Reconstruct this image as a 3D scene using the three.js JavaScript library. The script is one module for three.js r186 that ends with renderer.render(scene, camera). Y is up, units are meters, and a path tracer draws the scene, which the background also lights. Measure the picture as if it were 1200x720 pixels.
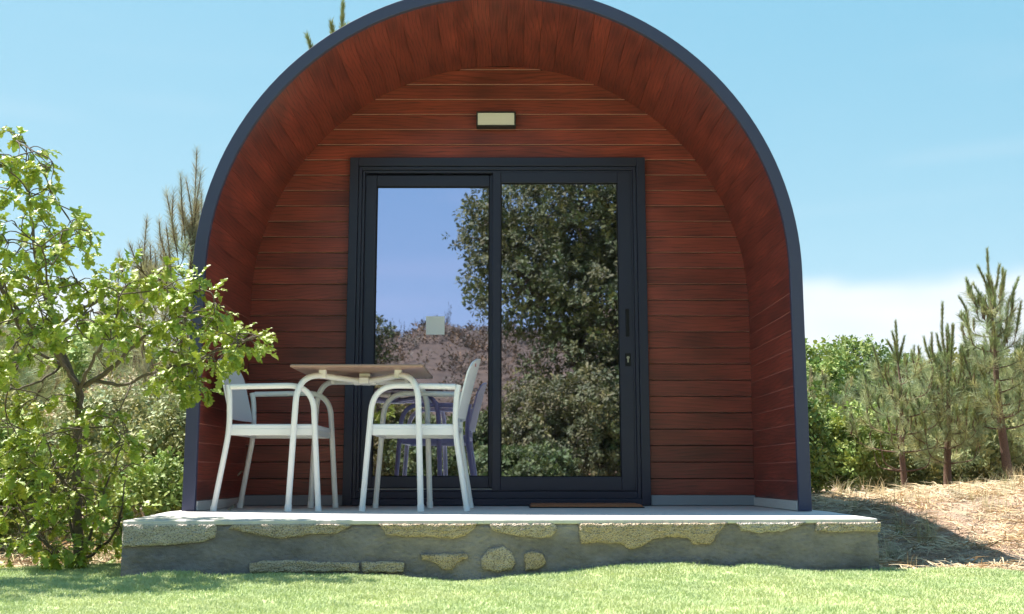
import * as THREE from 'three';
import { mergeGeometries } from 'three/addons/utils/BufferGeometryUtils.js';
import { RoundedBoxGeometry } from 'three/addons/geometries/RoundedBoxGeometry.js';
import { createNoise2D, createNoise3D, createNoise4D } from 'simplex-noise';

// ---------------------------------------------------------------- camera, sky, sun, exposure
const scene = new THREE.Scene();
const camera = new THREE.PerspectiveCamera(31.14, 1024 / 614, 0.05, 9000);
camera.position.set(0.077, 0.40, 5.7);
camera.rotation.set(THREE.MathUtils.degToRad(8.71), 0, 0);

const V = (x, y, z) => new THREE.Vector3(x, y, z);
function rng(seed) {
  let a = seed >>> 0;
  return () => { a = (a + 0x6D2B79F5) | 0; let t = Math.imul(a ^ (a >>> 15), 1 | a); t = (t + Math.imul(t ^ (t >>> 7), 61 | t)) ^ t; return ((t ^ (t >>> 14)) >>> 0) / 4294967296; };
}
const noise2 = createNoise2D(rng(11)), noise3 = createNoise3D(rng(12)), noise4 = createNoise4D(rng(13));
const clamp = (v, a, b) => Math.min(b, Math.max(a, v));
const lerp = (a, b, t) => a + (b - a) * t;
const sstep = (a, b, v) => { const t = clamp((v - a) / (b - a), 0, 1); return t * t * (3 - 2 * t); };

const sunDir = V(-0.50, 1, -0.20).normalize();
{
  const W = 1024, H = 512, data = new Float32Array(W * H * 4);
  for (let j = 0; j < H; j++) for (let i = 0; i < W; i++) {
    const u = (i + 0.5) / W, v = (j + 0.5) / H;
    const el = (v - 0.5) * Math.PI, az = (u - 0.5) * Math.PI * 2;
    const d = V(Math.cos(az) * Math.cos(el), Math.sin(el), Math.sin(az) * Math.cos(el));
    const e = Math.max(el, 0), t = Math.exp(-e / 0.22), z = sstep(0.35, 1.4, e);
    const c = [lerp(lerp(0.024, 0.020, z), 0.27, t), lerp(lerp(0.168, 0.105, z), 0.365, t), lerp(lerp(0.268, 0.235, z), 0.385, t)];
    const g = Math.pow(0.5 + 0.5 * d.dot(sunDir), 3) * 0.108;
    c[0] += g; c[1] += g * 0.85; c[2] += g * 0.72;
    // low bank of white cloud along the horizon
    const n = noise2(d.x * 3.1, d.z * 3.1) * 0.6 + noise2(d.x * 9 + 4, d.z * 9) * 0.3 + noise3(d.x * 22, el * 60, d.z * 22) * 0.2;
    const top = 0.163 + 0.016 * n;
    const k = sstep(top + 0.008, top - 0.010, el) * (0.86 + 0.14 * noise3(d.x * 8, el * 40, d.z * 8));
    const wisp = sstep(0.35, 0.9, noise3(d.x * 3, el * 26 + 3, d.z * 3)) * sstep(0.42, 0.2, el) * 0.10;
    const kk = clamp(k * 0.95 * sstep(0.5, -0.2, d.z) + wisp, 0, 1);
    c[0] = lerp(c[0], 0.41, kk); c[1] = lerp(c[1], 0.412, kk); c[2] = lerp(c[2], 0.42, kk);
    if (el < 0) { const b = sstep(0, -0.15, el); c[0] = lerp(c[0], 0.20, b); c[1] = lerp(c[1], 0.20, b); c[2] = lerp(c[2], 0.16, b); }
    const o = (j * W + i) * 4; data[o] = c[0]; data[o + 1] = c[1]; data[o + 2] = c[2]; data[o + 3] = 1;
  }
  const sky = new THREE.DataTexture(data, W, H, THREE.RGBAFormat, THREE.FloatType);
  sky.mapping = THREE.EquirectangularReflectionMapping; sky.magFilter = THREE.LinearFilter; sky.minFilter = THREE.LinearFilter; sky.needsUpdate = true;
  scene.background = sky; scene.environment = sky;
}
const sun = new THREE.DirectionalLight(new THREE.Color().setRGB(1, 0.95, 0.87), 5);
sun.position.copy(sunDir).multiplyScalar(40); sun.target.position.set(0, 0, 0);
sun.castShadow = true; sun.shadow.mapSize.set(4096, 4096);
Object.assign(sun.shadow.camera, { left: -14, right: 14, top: 14, bottom: -14, near: 1, far: 90 });
scene.add(sun, sun.target);
const EXPOSURE = 2.7;

// ---------------------------------------------------------------- helpers
const taken = {};
function numbered(name) { const n = taken[name] = (taken[name] ?? -1) + 1; return n ? `${name}_${String(n).padStart(3, '0')}` : name; }
function tag(o, label, category, group, kind) {
  if (label) o.userData.label = label;
  if (category) o.userData.category = category;
  if (group) o.userData.group = group;
  if (kind) o.userData.kind = kind;
  return o;
}
function thing(name, label, category, [x, y, z] = [0, 0, 0], group) {
  const g = new THREE.Group(); g.name = numbered(name); g.position.set(x, y, z); scene.add(g);
  return tag(g, label, category, group);
}
function part(name, geo, mat, parent) {
  const m = new THREE.Mesh(geo, mat); m.name = name; m.castShadow = m.receiveShadow = true; parent.add(m); return m;
}
function top(name, geo, mat) { const m = part(name, geo, mat, scene); m.name = numbered(name); return m; }
function merge(list) {
  const anyFlat = list.some(g => !g.index);
  return mergeGeometries(anyFlat ? list.map(g => g.index ? g.toNonIndexed() : g) : list);
}
function box(w, h, d, x = 0, y = 0, z = 0, r = 0.004) {
  const g = r ? new RoundedBoxGeometry(w, h, d, 1, Math.min(r, w / 2.1, h / 2.1, d / 2.1)) : new THREE.BoxGeometry(w, h, d);
  g.translate(x, y, z); return g;
}
function boxFrom(x0, x1, y0, y1, z0, z1, r = 0.004) { return box(x1 - x0, y1 - y0, z1 - z0, (x0 + x1) / 2, (y0 + y1) / 2, (z0 + z1) / 2, r); }
// tapered tube through points; ry > 0 flattens it
function tube(pts, radii, seg = 6, caps = true) {
  const n = pts.length, R = i => Array.isArray(radii) ? radii[i] : radii;
  const pos = [], nor = [], uv = [], idx = [];
  let up = V(0, 0, 1), len = 0;
  const T = pts.map((p, i) => pts[Math.min(i + 1, n - 1)].clone().sub(pts[Math.max(i - 1, 0)]).normalize());
  if (Math.abs(T[0].dot(up)) > 0.9) up = V(1, 0, 0);
  let a = up.clone().sub(T[0].clone().multiplyScalar(up.dot(T[0]))).normalize();
  for (let i = 0; i < n; i++) {
    a = a.sub(T[i].clone().multiplyScalar(a.dot(T[i]))).normalize();
    const b = T[i].clone().cross(a);
    if (i) len += pts[i].distanceTo(pts[i - 1]);
    for (let k = 0; k <= seg; k++) {
      const t = k / seg * Math.PI * 2, c = Math.cos(t), s = Math.sin(t);
      const nx = a.x * c + b.x * s, ny = a.y * c + b.y * s, nz = a.z * c + b.z * s;
      pos.push(pts[i].x + nx * R(i), pts[i].y + ny * R(i), pts[i].z + nz * R(i)); nor.push(nx, ny, nz); uv.push(k / seg * Math.PI * 2 * R(0), len);
    }
  }
  const w = seg + 1;
  for (let i = 0; i < n - 1; i++) for (let k = 0; k < seg; k++) {
    const p = i * w + k; idx.push(p, p + 1, p + w, p + 1, p + w + 1, p + w);
  }
  if (caps) for (const [i, s] of [[0, -1], [n - 1, 1]]) {
    const c0 = pos.length / 3; pos.push(pts[i].x, pts[i].y, pts[i].z); nor.push(T[i].x * s, T[i].y * s, T[i].z * s); uv.push(0, 0);
    for (let k = 0; k <= seg; k++) { const q = (i * w + k) * 3; pos.push(pos[q], pos[q + 1], pos[q + 2]); nor.push(T[i].x * s, T[i].y * s, T[i].z * s); uv.push(0, 0); }
    for (let k = 0; k < seg; k++) s > 0 ? idx.push(c0, c0 + 1 + k, c0 + 2 + k) : idx.push(c0, c0 + 2 + k, c0 + 1 + k);
  }
  const g = new THREE.BufferGeometry();
  g.setAttribute('position', new THREE.Float32BufferAttribute(pos, 3)); g.setAttribute('normal', new THREE.Float32BufferAttribute(nor, 3)); g.setAttribute('uv', new THREE.Float32BufferAttribute(uv, 2)); g.setIndex(idx);
  return g;
}
function curvePts(pts, n) { return new THREE.CatmullRomCurve3(pts).getPoints(n); }
// polyline with its corners rounded by radius r
function rounded(pts, r, n = 6) {
  const out = [pts[0].clone()];
  for (let i = 1; i < pts.length - 1; i++) {
    const a = pts[i - 1].clone().sub(pts[i]), b = pts[i + 1].clone().sub(pts[i]);
    const rr = Array.isArray(r) ? r[i - 1] : r;
    const la = Math.min(rr, a.length() * 0.49), lb = Math.min(rr, b.length() * 0.49);
    const p0 = pts[i].clone().add(a.setLength(la)), p2 = pts[i].clone().add(b.setLength(lb));
    for (let k = 0; k <= n; k++) { const t = k / n; out.push(V(0, 0, 0).addScaledVector(p0, (1 - t) * (1 - t)).addScaledVector(pts[i], 2 * t * (1 - t)).addScaledVector(p2, t * t)); }
  }
  out.push(pts[pts.length - 1].clone()); return out;
}
function grid(nu, nv, fn) {           // fn(u, v) -> [x, y, z, tu, tv]
  const pos = [], uv = [], idx = [];
  for (let j = 0; j <= nv; j++) for (let i = 0; i <= nu; i++) { const p = fn(i / nu, j / nv); pos.push(p[0], p[1], p[2]); uv.push(p[3] ?? p[0], p[4] ?? p[2]); }
  for (let j = 0; j < nv; j++) for (let i = 0; i < nu; i++) { const a = j * (nu + 1) + i, b = a + nu + 1; idx.push(a, a + 1, b, a + 1, b + 1, b); }
  const g = new THREE.BufferGeometry();
  g.setAttribute('position', new THREE.Float32BufferAttribute(pos, 3)); g.setAttribute('uv', new THREE.Float32BufferAttribute(uv, 2)); g.setIndex(idx); g.computeVertexNormals();
  return g;
}
function triGeo(pos, idx, uv) {
  const g = new THREE.BufferGeometry();
  g.setAttribute('position', new THREE.Float32BufferAttribute(pos, 3));
  g.setAttribute('uv', new THREE.Float32BufferAttribute(uv ?? new Array(pos.length / 3 * 2).fill(0), 2)); g.setIndex(idx); g.computeVertexNormals(); return g;
}
const rgb = (r, g, b) => new THREE.Color().setRGB(r, g, b);
function std(o) { return new THREE.MeshStandardMaterial({ roughness: 0.7, ...o }); }
function leafy(color, tr = 0.4, rough = 0.75) { return new THREE.MeshPhysicalMaterial({ color, roughness: rough, transmission: tr, thickness: 0, side: THREE.DoubleSide, specularIntensity: 0.6 }); }
function texture(w, h, fn, rx, ry, srgb = true) {
  const d = new Uint8Array(w * h * 4);
  for (let j = 0; j < h; j++) for (let i = 0; i < w; i++) { const c = fn(i / w, j / h, i, j); const o = (j * w + i) * 4; for (let k = 0; k < 3; k++) d[o + k] = clamp(Math.round(c[k] * 255), 0, 255); d[o + 3] = 255; }
  const t = new THREE.DataTexture(d, w, h); t.wrapS = t.wrapT = THREE.RepeatWrapping; t.magFilter = THREE.LinearFilter; t.minFilter = THREE.LinearMipmapLinearFilter; t.generateMipmaps = true;
  if (srgb) t.colorSpace = THREE.SRGBColorSpace; t.repeat.set(rx, ry); t.needsUpdate = true; return t;
}
// tileable fractal noise on a torus
function tnoise(u, v, f, seed = 0) {
  const a = u * Math.PI * 2, b = v * Math.PI * 2, k = f / (Math.PI * 2);
  return noise4(Math.cos(a) * k + seed, Math.sin(a) * k, Math.cos(b) * k + seed * 1.7, Math.sin(b) * k);
}
const toS = c => c <= 0.0031308 ? 12.92 * c : 1.055 * Math.pow(c, 1 / 2.4) - 0.055;
const mix3 = (a, b, t) => [lerp(a[0], b[0], t), lerp(a[1], b[1], t), lerp(a[2], b[2], t)];
const S3 = c => c.map(toS);
function instanced(name, geo, mat, parent, items, kind = 'stuff') {   // items: {m: Matrix4, c: Color}
  const im = new THREE.InstancedMesh(geo, mat, items.length); im.name = name; im.castShadow = im.receiveShadow = true;
  items.forEach((it, i) => { im.setMatrixAt(i, it.m); if (it.c) im.setColorAt(i, it.c); });
  if (kind) im.userData.kind = kind; parent.add(im); return im;
}
const Yup = V(0, 1, 0);
function place(p, dir, scale, spin = 0) {
  const q = new THREE.Quaternion().setFromUnitVectors(Yup, dir.clone().normalize());
  q.multiply(new THREE.Quaternion().setFromAxisAngle(Yup, spin));
  return new THREE.Matrix4().compose(p, q, typeof scale === 'number' ? V(scale, scale, scale) : scale);
}
const tint = (r, v = 0.25, warm = 0.12) => { const k = 1 + (r() * 2 - 1) * v, w = (r() * 2 - 1) * warm; return rgb(k * (1 + w), k, k * (1 - w)); };
function randDir(r) { const z = r() * 2 - 1, a = r() * Math.PI * 2, s = Math.sqrt(1 - z * z); return V(s * Math.cos(a), z, s * Math.sin(a)); }

// ---------------------------------------------------------------- materials
// mahogany cladding, grain along u; one tile = 2.4 m x 0.8 m
const woodTone = (u, v) => {
  const warp = tnoise(u, v, 3.2, 5) * 0.016 + tnoise(u, v, 9, 8) * 0.005;
  const band = tnoise(u * 0.999, v + warp, 5, 1);
  const ring = Math.sin(((v + warp) * 34 + tnoise(u, v, 2.2, 3) * 2.4) * Math.PI * 2);
  const fine = noise2(u * 7, v * 78) * 0.5 + noise2(u * 16 + 7, v * 190) * 0.5;
  return { band, ring, fine };
};
const woodFn = (u, v) => {
  const w = woodTone(u, v);
  let c = mix3([0.17, 0.034, 0.026], [0.41, 0.078, 0.052], clamp(0.5 + 0.55 * w.band, 0, 1));
  c = mix3(c, [0.055, 0.018, 0.014], clamp((0.34 * Math.max(0, w.ring) ** 2 + 0.80 * Math.max(0, w.fine)), 0, 0.9));
  return S3(c);
};
const woodMap = texture(1024, 512, woodFn, 1 / 2.4, 1 / 0.8);
const woodBump = texture(1024, 512, (u, v) => { const w = woodTone(u, v); const k = 0.6 - 0.25 * w.fine - 0.15 * w.ring; return [k, k, k]; }, 1 / 2.4, 1 / 0.8, false);
const wood = [[1, 1, 1], [0.90, 0.89, 0.90], [1.07, 1.03, 1.0], [0.96, 0.98, 1.02]].map(c => std({ color: rgb(...c), map: woodMap, bumpMap: woodBump, bumpScale: 0.0005, roughness: 0.36 }));
const navy = std({ color: rgb(0.052, 0.056, 0.110), roughness: 0.42, metalness: 0.15 });
const navyDoor = std({ color: rgb(0.031, 0.032, 0.062), roughness: 0.36, metalness: 0.2 });
const darkGap = std({ color: rgb(0.006, 0.006, 0.008), roughness: 0.8 });
const shellSteel = std({ color: rgb(0.03, 0.032, 0.045), roughness: 0.4, metalness: 0.3 });
const coatedGlass = new THREE.MeshPhysicalMaterial({ color: rgb(0.56, 0.54, 0.78), metalness: 1, roughness: 0.015 });
const whitePaint = std({ color: rgb(0.89, 0.86, 0.85), roughness: 0.36 });
const whitePlastic = std({ color: rgb(0.86, 0.84, 0.87), roughness: 0.48 });
const concreteMap = texture(512, 512, (u, v) => { const n = tnoise(u, v, 6, 2) * 0.5 + tnoise(u, v, 20, 4) * 0.3 + noise2(u * 300, v * 300) * 0.25; return S3(mix3([0.50, 0.47, 0.455], [0.66, 0.63, 0.61], clamp(0.5 + 0.5 * n, 0, 1))); }, 1, 1);
const concrete = std({ map: concreteMap, roughness: 0.9 });
const mortarTone = (u, v) => tnoise(u, v, 5, 6) * 0.6 + tnoise(u, v, 16, 9) * 0.35 + tnoise(u, v, 60, 3) * 0.3;
const mortarMap = texture(1024, 512, (u, v) => { const n = mortarTone(u, v), g = noise2(u * 500, v * 250); return S3(mix3(mix3([0.125, 0.110, 0.122], [0.30, 0.262, 0.275], clamp(0.5 + 0.85 * n, 0, 1)), [0.38, 0.36, 0.35], clamp(g * 0.4, 0, 0.3))); }, 1 / 2, 1);
const mortarBump = texture(1024, 512, (u, v) => { const k = 0.5 + 0.2 * tnoise(u, v, 60, 3) + 0.3 * noise2(u * 400, v * 200) * 0.6; return [k, k, k]; }, 1 / 2, 1, false);
const mortar = std({ map: mortarMap, bumpMap: mortarBump, bumpScale: 0.010, roughness: 0.95 });
const stoneTex = (a, b, s) => texture(256, 256, (u, v) => { const n = tnoise(u, v, 8, s) * 0.5 + tnoise(u, v, 30, s + 2) * 0.4, g = noise2(u * 110 + s, v * 110), d = noise2(u * 44 + s * 3, v * 44); let c = mix3(a, b, clamp(0.5 + 0.6 * n, 0, 1)); c = mix3(c, [0.06, 0.055, 0.045], clamp((d - 0.30) * 1.8, 0, 0.6)); c = mix3(c, [0.55, 0.52, 0.42], clamp((g - 0.45) * 0.9, 0, 0.4)); return S3(c); }, 2.2, 2.2);
const stoneBump = texture(256, 256, (u, v) => { const k = 0.5 + 0.25 * tnoise(u, v, 30, 4) + 0.3 * noise2(u * 70, v * 70); return [k, k, k]; }, 2.2, 2.2, false);
const stoneMats = [[[0.40, 0.31, 0.24], [0.70, 0.57, 0.46], 1], [[0.40, 0.29, 0.19], [0.70, 0.54, 0.39], 2], [[0.48, 0.41, 0.35], [0.72, 0.62, 0.54], 3], [[0.50, 0.38, 0.26], [0.64, 0.53, 0.42], 4]].map(([a, b, s]) => std({ map: stoneTex(a, b, s), bumpMap: stoneBump, bumpScale: 0.016, roughness: 0.95 }));
const barkMap = texture(256, 256, (u, v) => { const n = tnoise(u, v, 10, 2) * 0.5 + noise2(u * 60, v * 14) * 0.5; return S3(mix3([0.05, 0.038, 0.028], [0.17, 0.135, 0.10], clamp(0.5 + 0.6 * n, 0, 1))); }, 6, 3);
const bark = std({ map: barkMap, roughness: 0.95 });
const pineBarkMap = texture(256, 256, (u, v) => { const n = tnoise(u, v, 14, 7) * 0.6 + noise2(u * 50, v * 20) * 0.5; return S3(mix3([0.055, 0.032, 0.025], [0.22, 0.13, 0.09], clamp(0.5 + 0.6 * n, 0, 1))); }, 5, 3);
const pineBark = std({ map: pineBarkMap, roughness: 0.95 });
const twigMat = std({ color: rgb(0.10, 0.075, 0.055), roughness: 0.9 });
const dryTwig = std({ color: rgb(0.30, 0.26, 0.20), roughness: 0.9 });
const oakLeafMat = leafy(rgb(0.35, 0.43, 0.065), 0.45, 0.5);
const bushMat = leafy(rgb(0.13, 0.20, 0.045), 0.35, 0.7);
const needleMat = leafy(rgb(0.41, 0.45, 0.23), 0.4, 0.75);
const shootMat = leafy(rgb(0.36, 0.34, 0.20), 0.25, 0.8);
const shootGreen = leafy(rgb(0.28, 0.33, 0.13), 0.25, 0.8);
const OAK_TOP = [[-2.3,1.98,0.62],[-2.04,1.82,0.98],[-2.19,1.79,0.78],[-1.96,1.7,1.04],[-2.0,1.59,1.07],[-2.19,1.73,0.43],[-2.44,1.8,0.37],[-1.96,1.42,1.31],[-2.12,1.55,0.65],[-2.17,1.45,0.62],[-1.9,1.28,1.49],[-1.88,1.5,0.89],[-1.65,1.39,1.31],[-1.93,1.44,0.9],[-1.8,1.36,1.08],[-2.31,1.39,0.52],[-1.96,1.25,1.08],[-1.97,1.14,1.35],[-1.89,1.21,0.95],[-1.73,1.21,1.2],[-1.68,1.15,1.12],[-1.87,1.33,0.42],[-1.53,1.14,1.22],[-1.54,1.3,0.99],[-1.51,1.3,0.83],[-1.68,1.29,0.61],[-1.35,1.17,1.19],[-1.49,1.17,0.93],[-1.31,1.16,1.11],[-1.2,1.16,1.21],[-1.27,1.08,1.12],[-1.14,1.06,1.24],[-1.25,1.03,0.96],[-1.33,1.04,1.15],[-1.13,1.0,1.03],[-1.04,0.93,1.26],[-1.01,0.96,1.24],[-1.05,0.99,0.92],[-1.17,0.93,0.88],[-1.2,0.94,0.9],[-1.16,0.86,1.26],[-1.56,1.04,0.89],[-1.43,0.98,1.03],[-1.61,0.97,0.79],[-1.39,0.93,0.97],[-1.35,0.87,0.92],[-1.31,0.79,0.92],[-1.37,0.77,1.02],[-1.23,0.82,1.06],[-1.38,0.81,1.2],[-1.99,1.06,1.13],[-1.78,1.06,1.42],[-1.76,1.0,1.33],[-1.83,0.91,1.49],[-1.73,1.06,1.12],[-1.86,1.09,0.54],[-1.6,1.06,1.34],[-1.58,0.93,1.46],[-1.5,0.92,1.39],[-2.1,0.85,1.0],[-1.91,0.87,1.17],[-2.26,0.81,0.59],[-2.1,1.71,1.31],[-2.27,1.57,1.01],[-2.4,1.41,0.68],[-2.57,1.25,0.42],[-2.07,0.93,1.33],[-1.93,0.76,1.49],[-2.29,1.27,0.45],[-1.8,1.1,1.27],[-2.19,1.07,0.82],[-1.69,1.13,0.67],[-1.75,1.15,0.69],[-1.73,0.94,1.23],[-1.77,1.24,1.35],[-2.33,1.51,0.4],[-2.13,1.73,1.06],[-2.34,1.04,1.25],[-2.32,1.88,1.38],[-2.76,2.0,1.06],[-2.93,1.6,1.15],[-2.45,1.41,1.12],[-2.21,1.04,1.24],[-2.39,1.96,1.28],[-2.54,1.46,1.48],[-2.53,1.6,1.47],[-2.63,1.94,1.32],[-2.78,1.72,1.23],[-2.63,1.98,1.41],[-2.6,1.01,1.43],[-2.43,1.02,1.47],[-2.42,1.06,1.35],[-2.7,1.68,1.53],[-2.93,1.74,1.05],[-2.26,1.68,1.19],[-2.48,1.46,1.24],[-2.69,1.36,1.28],[-2.73,1.6,1.28],[-2.93,1.77,1.43],[-2.73,1.74,1.17],[-2.79,1.8,1.14],[-2.39,1.44,1.08],[-2.67,1.32,1.63],[-2.26,1.44,1.13],[-2.41,1.34,1.66],[-2.77,1.45,1.09],[-2.8,1.53,1.61],[-2.83,1.84,1.21],[-2.52,1.81,1.6],[-2.84,1.35,1.22],[-2.77,1.79,1.26]] ;
const OAK_LOW = [[-2.15,0.7,0.65],[-2.03,0.72,0.65],[-1.87,0.68,0.65],[-1.64,0.61,0.95],[-1.72,0.55,0.49],[-2.29,0.59,0.4],[-1.91,0.57,0.97],[-1.79,0.54,0.93],[-1.64,0.48,0.99],[-1.66,0.41,0.66],[-1.97,0.46,0.97],[-1.85,0.45,0.96],[-1.88,0.41,0.53],[-2.07,0.37,0.85],[-1.94,0.34,0.9],[-1.85,0.32,0.8],[-1.75,0.3,0.71],[-1.7,0.24,0.57],[-2.13,0.24,0.6],[-2.03,0.22,0.54],[-1.92,0.19,0.44],[-1.69,0.17,0.75],[-2.08,0.12,0.57],[-1.82,0.12,0.89],[-1.88,0.08,0.43],[-1.87,0.07,0.94],[-1.79,0.06,0.82],[-2.03,0.16,0.95],[-1.83,0.37,0.94],[-1.7,0.29,0.94],[-1.99,0.41,0.75],[-1.98,0.23,0.41],[-1.99,0.19,0.85],[-1.81,0.08,0.5],[-1.98,0.16,0.58],[-2.08,0.08,0.8],[-2.25,0.39,0.71],[-2.29,0.24,0.65],[-2.15,0.61,0.96]] ;
const STONES = [[[-0.0,0.209],[0.36,0.214],[0.375,0.197],[0.37,0.153],[0.313,0.133],[0.211,0.123],[0.109,0.12],[0.001,0.117]],[[0.446,0.207],[0.532,0.221],[0.635,0.217],[0.774,0.213],[0.895,0.213],[0.923,0.199],[0.862,0.168],[0.741,0.162],[0.655,0.148],[0.586,0.152],[0.499,0.173],[0.423,0.187]],[[1.028,0.209],[1.122,0.216],[1.298,0.215],[1.439,0.215],[1.425,0.184],[1.386,0.156],[1.334,0.142],[1.228,0.153],[1.141,0.15],[1.06,0.161],[1.042,0.188]],[[1.489,0.211],[1.581,0.214],[1.759,0.21],[1.769,0.175],[1.741,0.148],[1.687,0.144],[1.599,0.155],[1.528,0.166],[1.489,0.183]],[[1.856,0.21],[2.01,0.217],[2.227,0.213],[2.408,0.212],[2.492,0.208],[2.462,0.18],[2.436,0.152],[2.413,0.117],[2.34,0.117],[2.316,0.142],[2.243,0.149],[2.171,0.139],[2.123,0.108],[2.08,0.098],[2.027,0.119],[1.937,0.126],[1.869,0.123]],[[2.521,0.215],[2.664,0.215],[2.826,0.214],[2.792,0.186],[2.718,0.169],[2.626,0.162],[2.549,0.173]],[[2.87,0.214],[2.996,0.221],[3.149,0.217],[3.146,0.167],[3.068,0.168],[2.975,0.164],[2.865,0.168]],[[0.514,0.047],[0.572,0.06],[0.675,0.06],[0.813,0.052],[0.951,0.048],[0.959,0.014],[0.515,0.013]],[[0.961,0.051],[1.055,0.054],[1.139,0.047],[1.136,0.009],[0.966,0.01]],[[1.205,0.078],[1.264,0.081],[1.317,0.084],[1.394,0.083],[1.398,0.066],[1.352,0.046],[1.335,0.019],[1.293,0.019],[1.264,0.046],[1.212,0.06]],[[1.45,0.063],[1.482,0.1],[1.546,0.11],[1.581,0.086],[1.595,0.045],[1.581,0.017],[1.51,0.007],[1.454,0.025]],[[1.63,0.079],[1.669,0.093],[1.708,0.082],[1.723,0.044],[1.687,0.017],[1.637,0.013]]] ;
// ---------------------------------------------------------------- terrain
const DK = 0.22;                                   // height of the terrace floor
const FL = [-1.50, 1.15], FR = [1.63, 0.93];       // front corners of the terrace
const frontZ = x => FL[1] + (FR[1] - FL[1]) * (x - FL[0]) / (FR[0] - FL[0]);
const lawnEdge = x => (x > 0 ? 0.88 + 0.30 * sstep(1.65, 2.7, x) : 0.66 + 0.40 * sstep(-1.85, -2.7, x)) + 0.02 * Math.sin(x * 5.3) + 0.015 * noise2(x * 3, 4);
const hump = [[-3.5, 0.0], [-1.5, 0.0], [-1.30, 0.022], [-1.0, 0.005], [-0.34, 0.0], [-0.11, -0.022], [0.22, 0.004], [0.65, 0.034], [0.77, 0.036], [0.97, 0.02], [1.08, 0.035], [1.36, 0.008], [1.45, 0.02], [1.65, 0.004], [3.5, 0.0]];
function humpAt(x) { for (let i = 1; i < hump.length; i++) if (x <= hump[i][0]) { const a = hump[i - 1], b = hump[i]; return lerp(a[1], b[1], sstep(a[0], b[0], x)); } return 0; }
function lawnY(x, z) { const dz = (z - frontZ(x)) / 0.42; return humpAt(x) * Math.exp(-dz * dz) + 0.010 * noise2(x * 0.9, z * 0.9) + 0.006 * noise2(x * 2.6 + 3, z * 2.6); }
function groundY(x, z) {
  const r = Math.hypot(x, z);
  let y = -0.035 + 0.020 * noise2(x * 1.3, z * 1.3) + 0.010 * noise2(x * 4, z * 4);
  y += (0.235 + 0.085 * clamp(x - 2.1, 0, 2.6)) * sstep(1.60, 2.15, x) * sstep(0.85, -1.6, z) * (1 + 0.05 * noise2(x * 0.7, z * 0.7)) * (1 - 0.5 * sstep(-2.2, -4.6, z));
  y += 0.10 * sstep(-1.7, -4.5, x) * sstep(0.6, -4, z);
  if (z > lawnEdge(x) - 0.06) y = Math.min(y, -0.045) - 0.03 * sstep(lawnEdge(x), lawnEdge(x) + 0.2, z) * (z < 9.2 ? 1 : 0);
  y += (0.6 * noise2(x * 0.02, z * 0.02)) * sstep(14, 60, r) - 0.3 * sstep(10, 40, r);
  y += 4 * noise2(x * 0.0015 + 5, z * 0.0015) * sstep(120, 800, r);
  return y;
}
const litterMap = texture(1024, 1024, (u, v) => {
  const n = tnoise(u, v, 4, 2) * 0.55 + tnoise(u, v, 14, 5) * 0.4, f = noise2(u * 420, v * 90) * 0.5 + noise2(u * 80 + 9, v * 380) * 0.5, d = noise2(u * 150, v * 150);
  let c = mix3([0.30, 0.19, 0.13], [0.50, 0.36, 0.26], clamp(0.5 + 0.7 * n, 0, 1));
  c = mix3(c, [0.62, 0.52, 0.38], clamp(f * 0.9 - 0.15, 0, 0.5)); c = mix3(c, [0.12, 0.08, 0.055], clamp(d * 1.2 - 0.5, 0, 0.55));
  return S3(c);
}, 1 / 2.6, 1 / 2.6);
const litterBump = texture(512, 512, (u, v) => { const k = 0.5 + 0.25 * noise2(u * 160, v * 50) + 0.25 * noise2(u * 50, v * 170); return [k, k, k]; }, 1 / 1.3, 1 / 1.3, false);
const groundMat = std({ map: litterMap, bumpMap: litterBump, bumpScale: 0.02, roughness: 1 });
const spread = u => 7 * u + 2600 * Math.pow(u, 9);
tag(top('ground', grid(260, 260, (u, v) => { const x = spread(u * 2 - 1), z = spread(v * 2 - 1); return [x, groundY(x, z), z, x, z]; }), groundMat), 'straw coloured earth with dry pine litter around the cabin', 'ground', null, 'structure');

const turfMap = texture(512, 512, (u, v) => { const n = tnoise(u, v, 6, 3) * 0.5 + noise2(u * 260, v * 260) * 0.5; return S3(mix3([0.33, 0.39, 0.18], [0.46, 0.51, 0.26], clamp(0.5 + 0.5 * n, 0, 1))); }, 1, 1);
const turfMat = std({ map: turfMap, roughness: 0.95 });
tag(top('lawn', grid(150, 110, (u, v) => { const x = lerp(-8, 8, u), z0 = lawnEdge(x), z = z0 + (9 - z0) * Math.pow(v, 1.4); return [x, lawnY(x, z) - 0.006, z, x, z]; }), turfMat), 'bright green artificial turf lawn in front of the terrace', 'lawn', null, 'structure');

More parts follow.
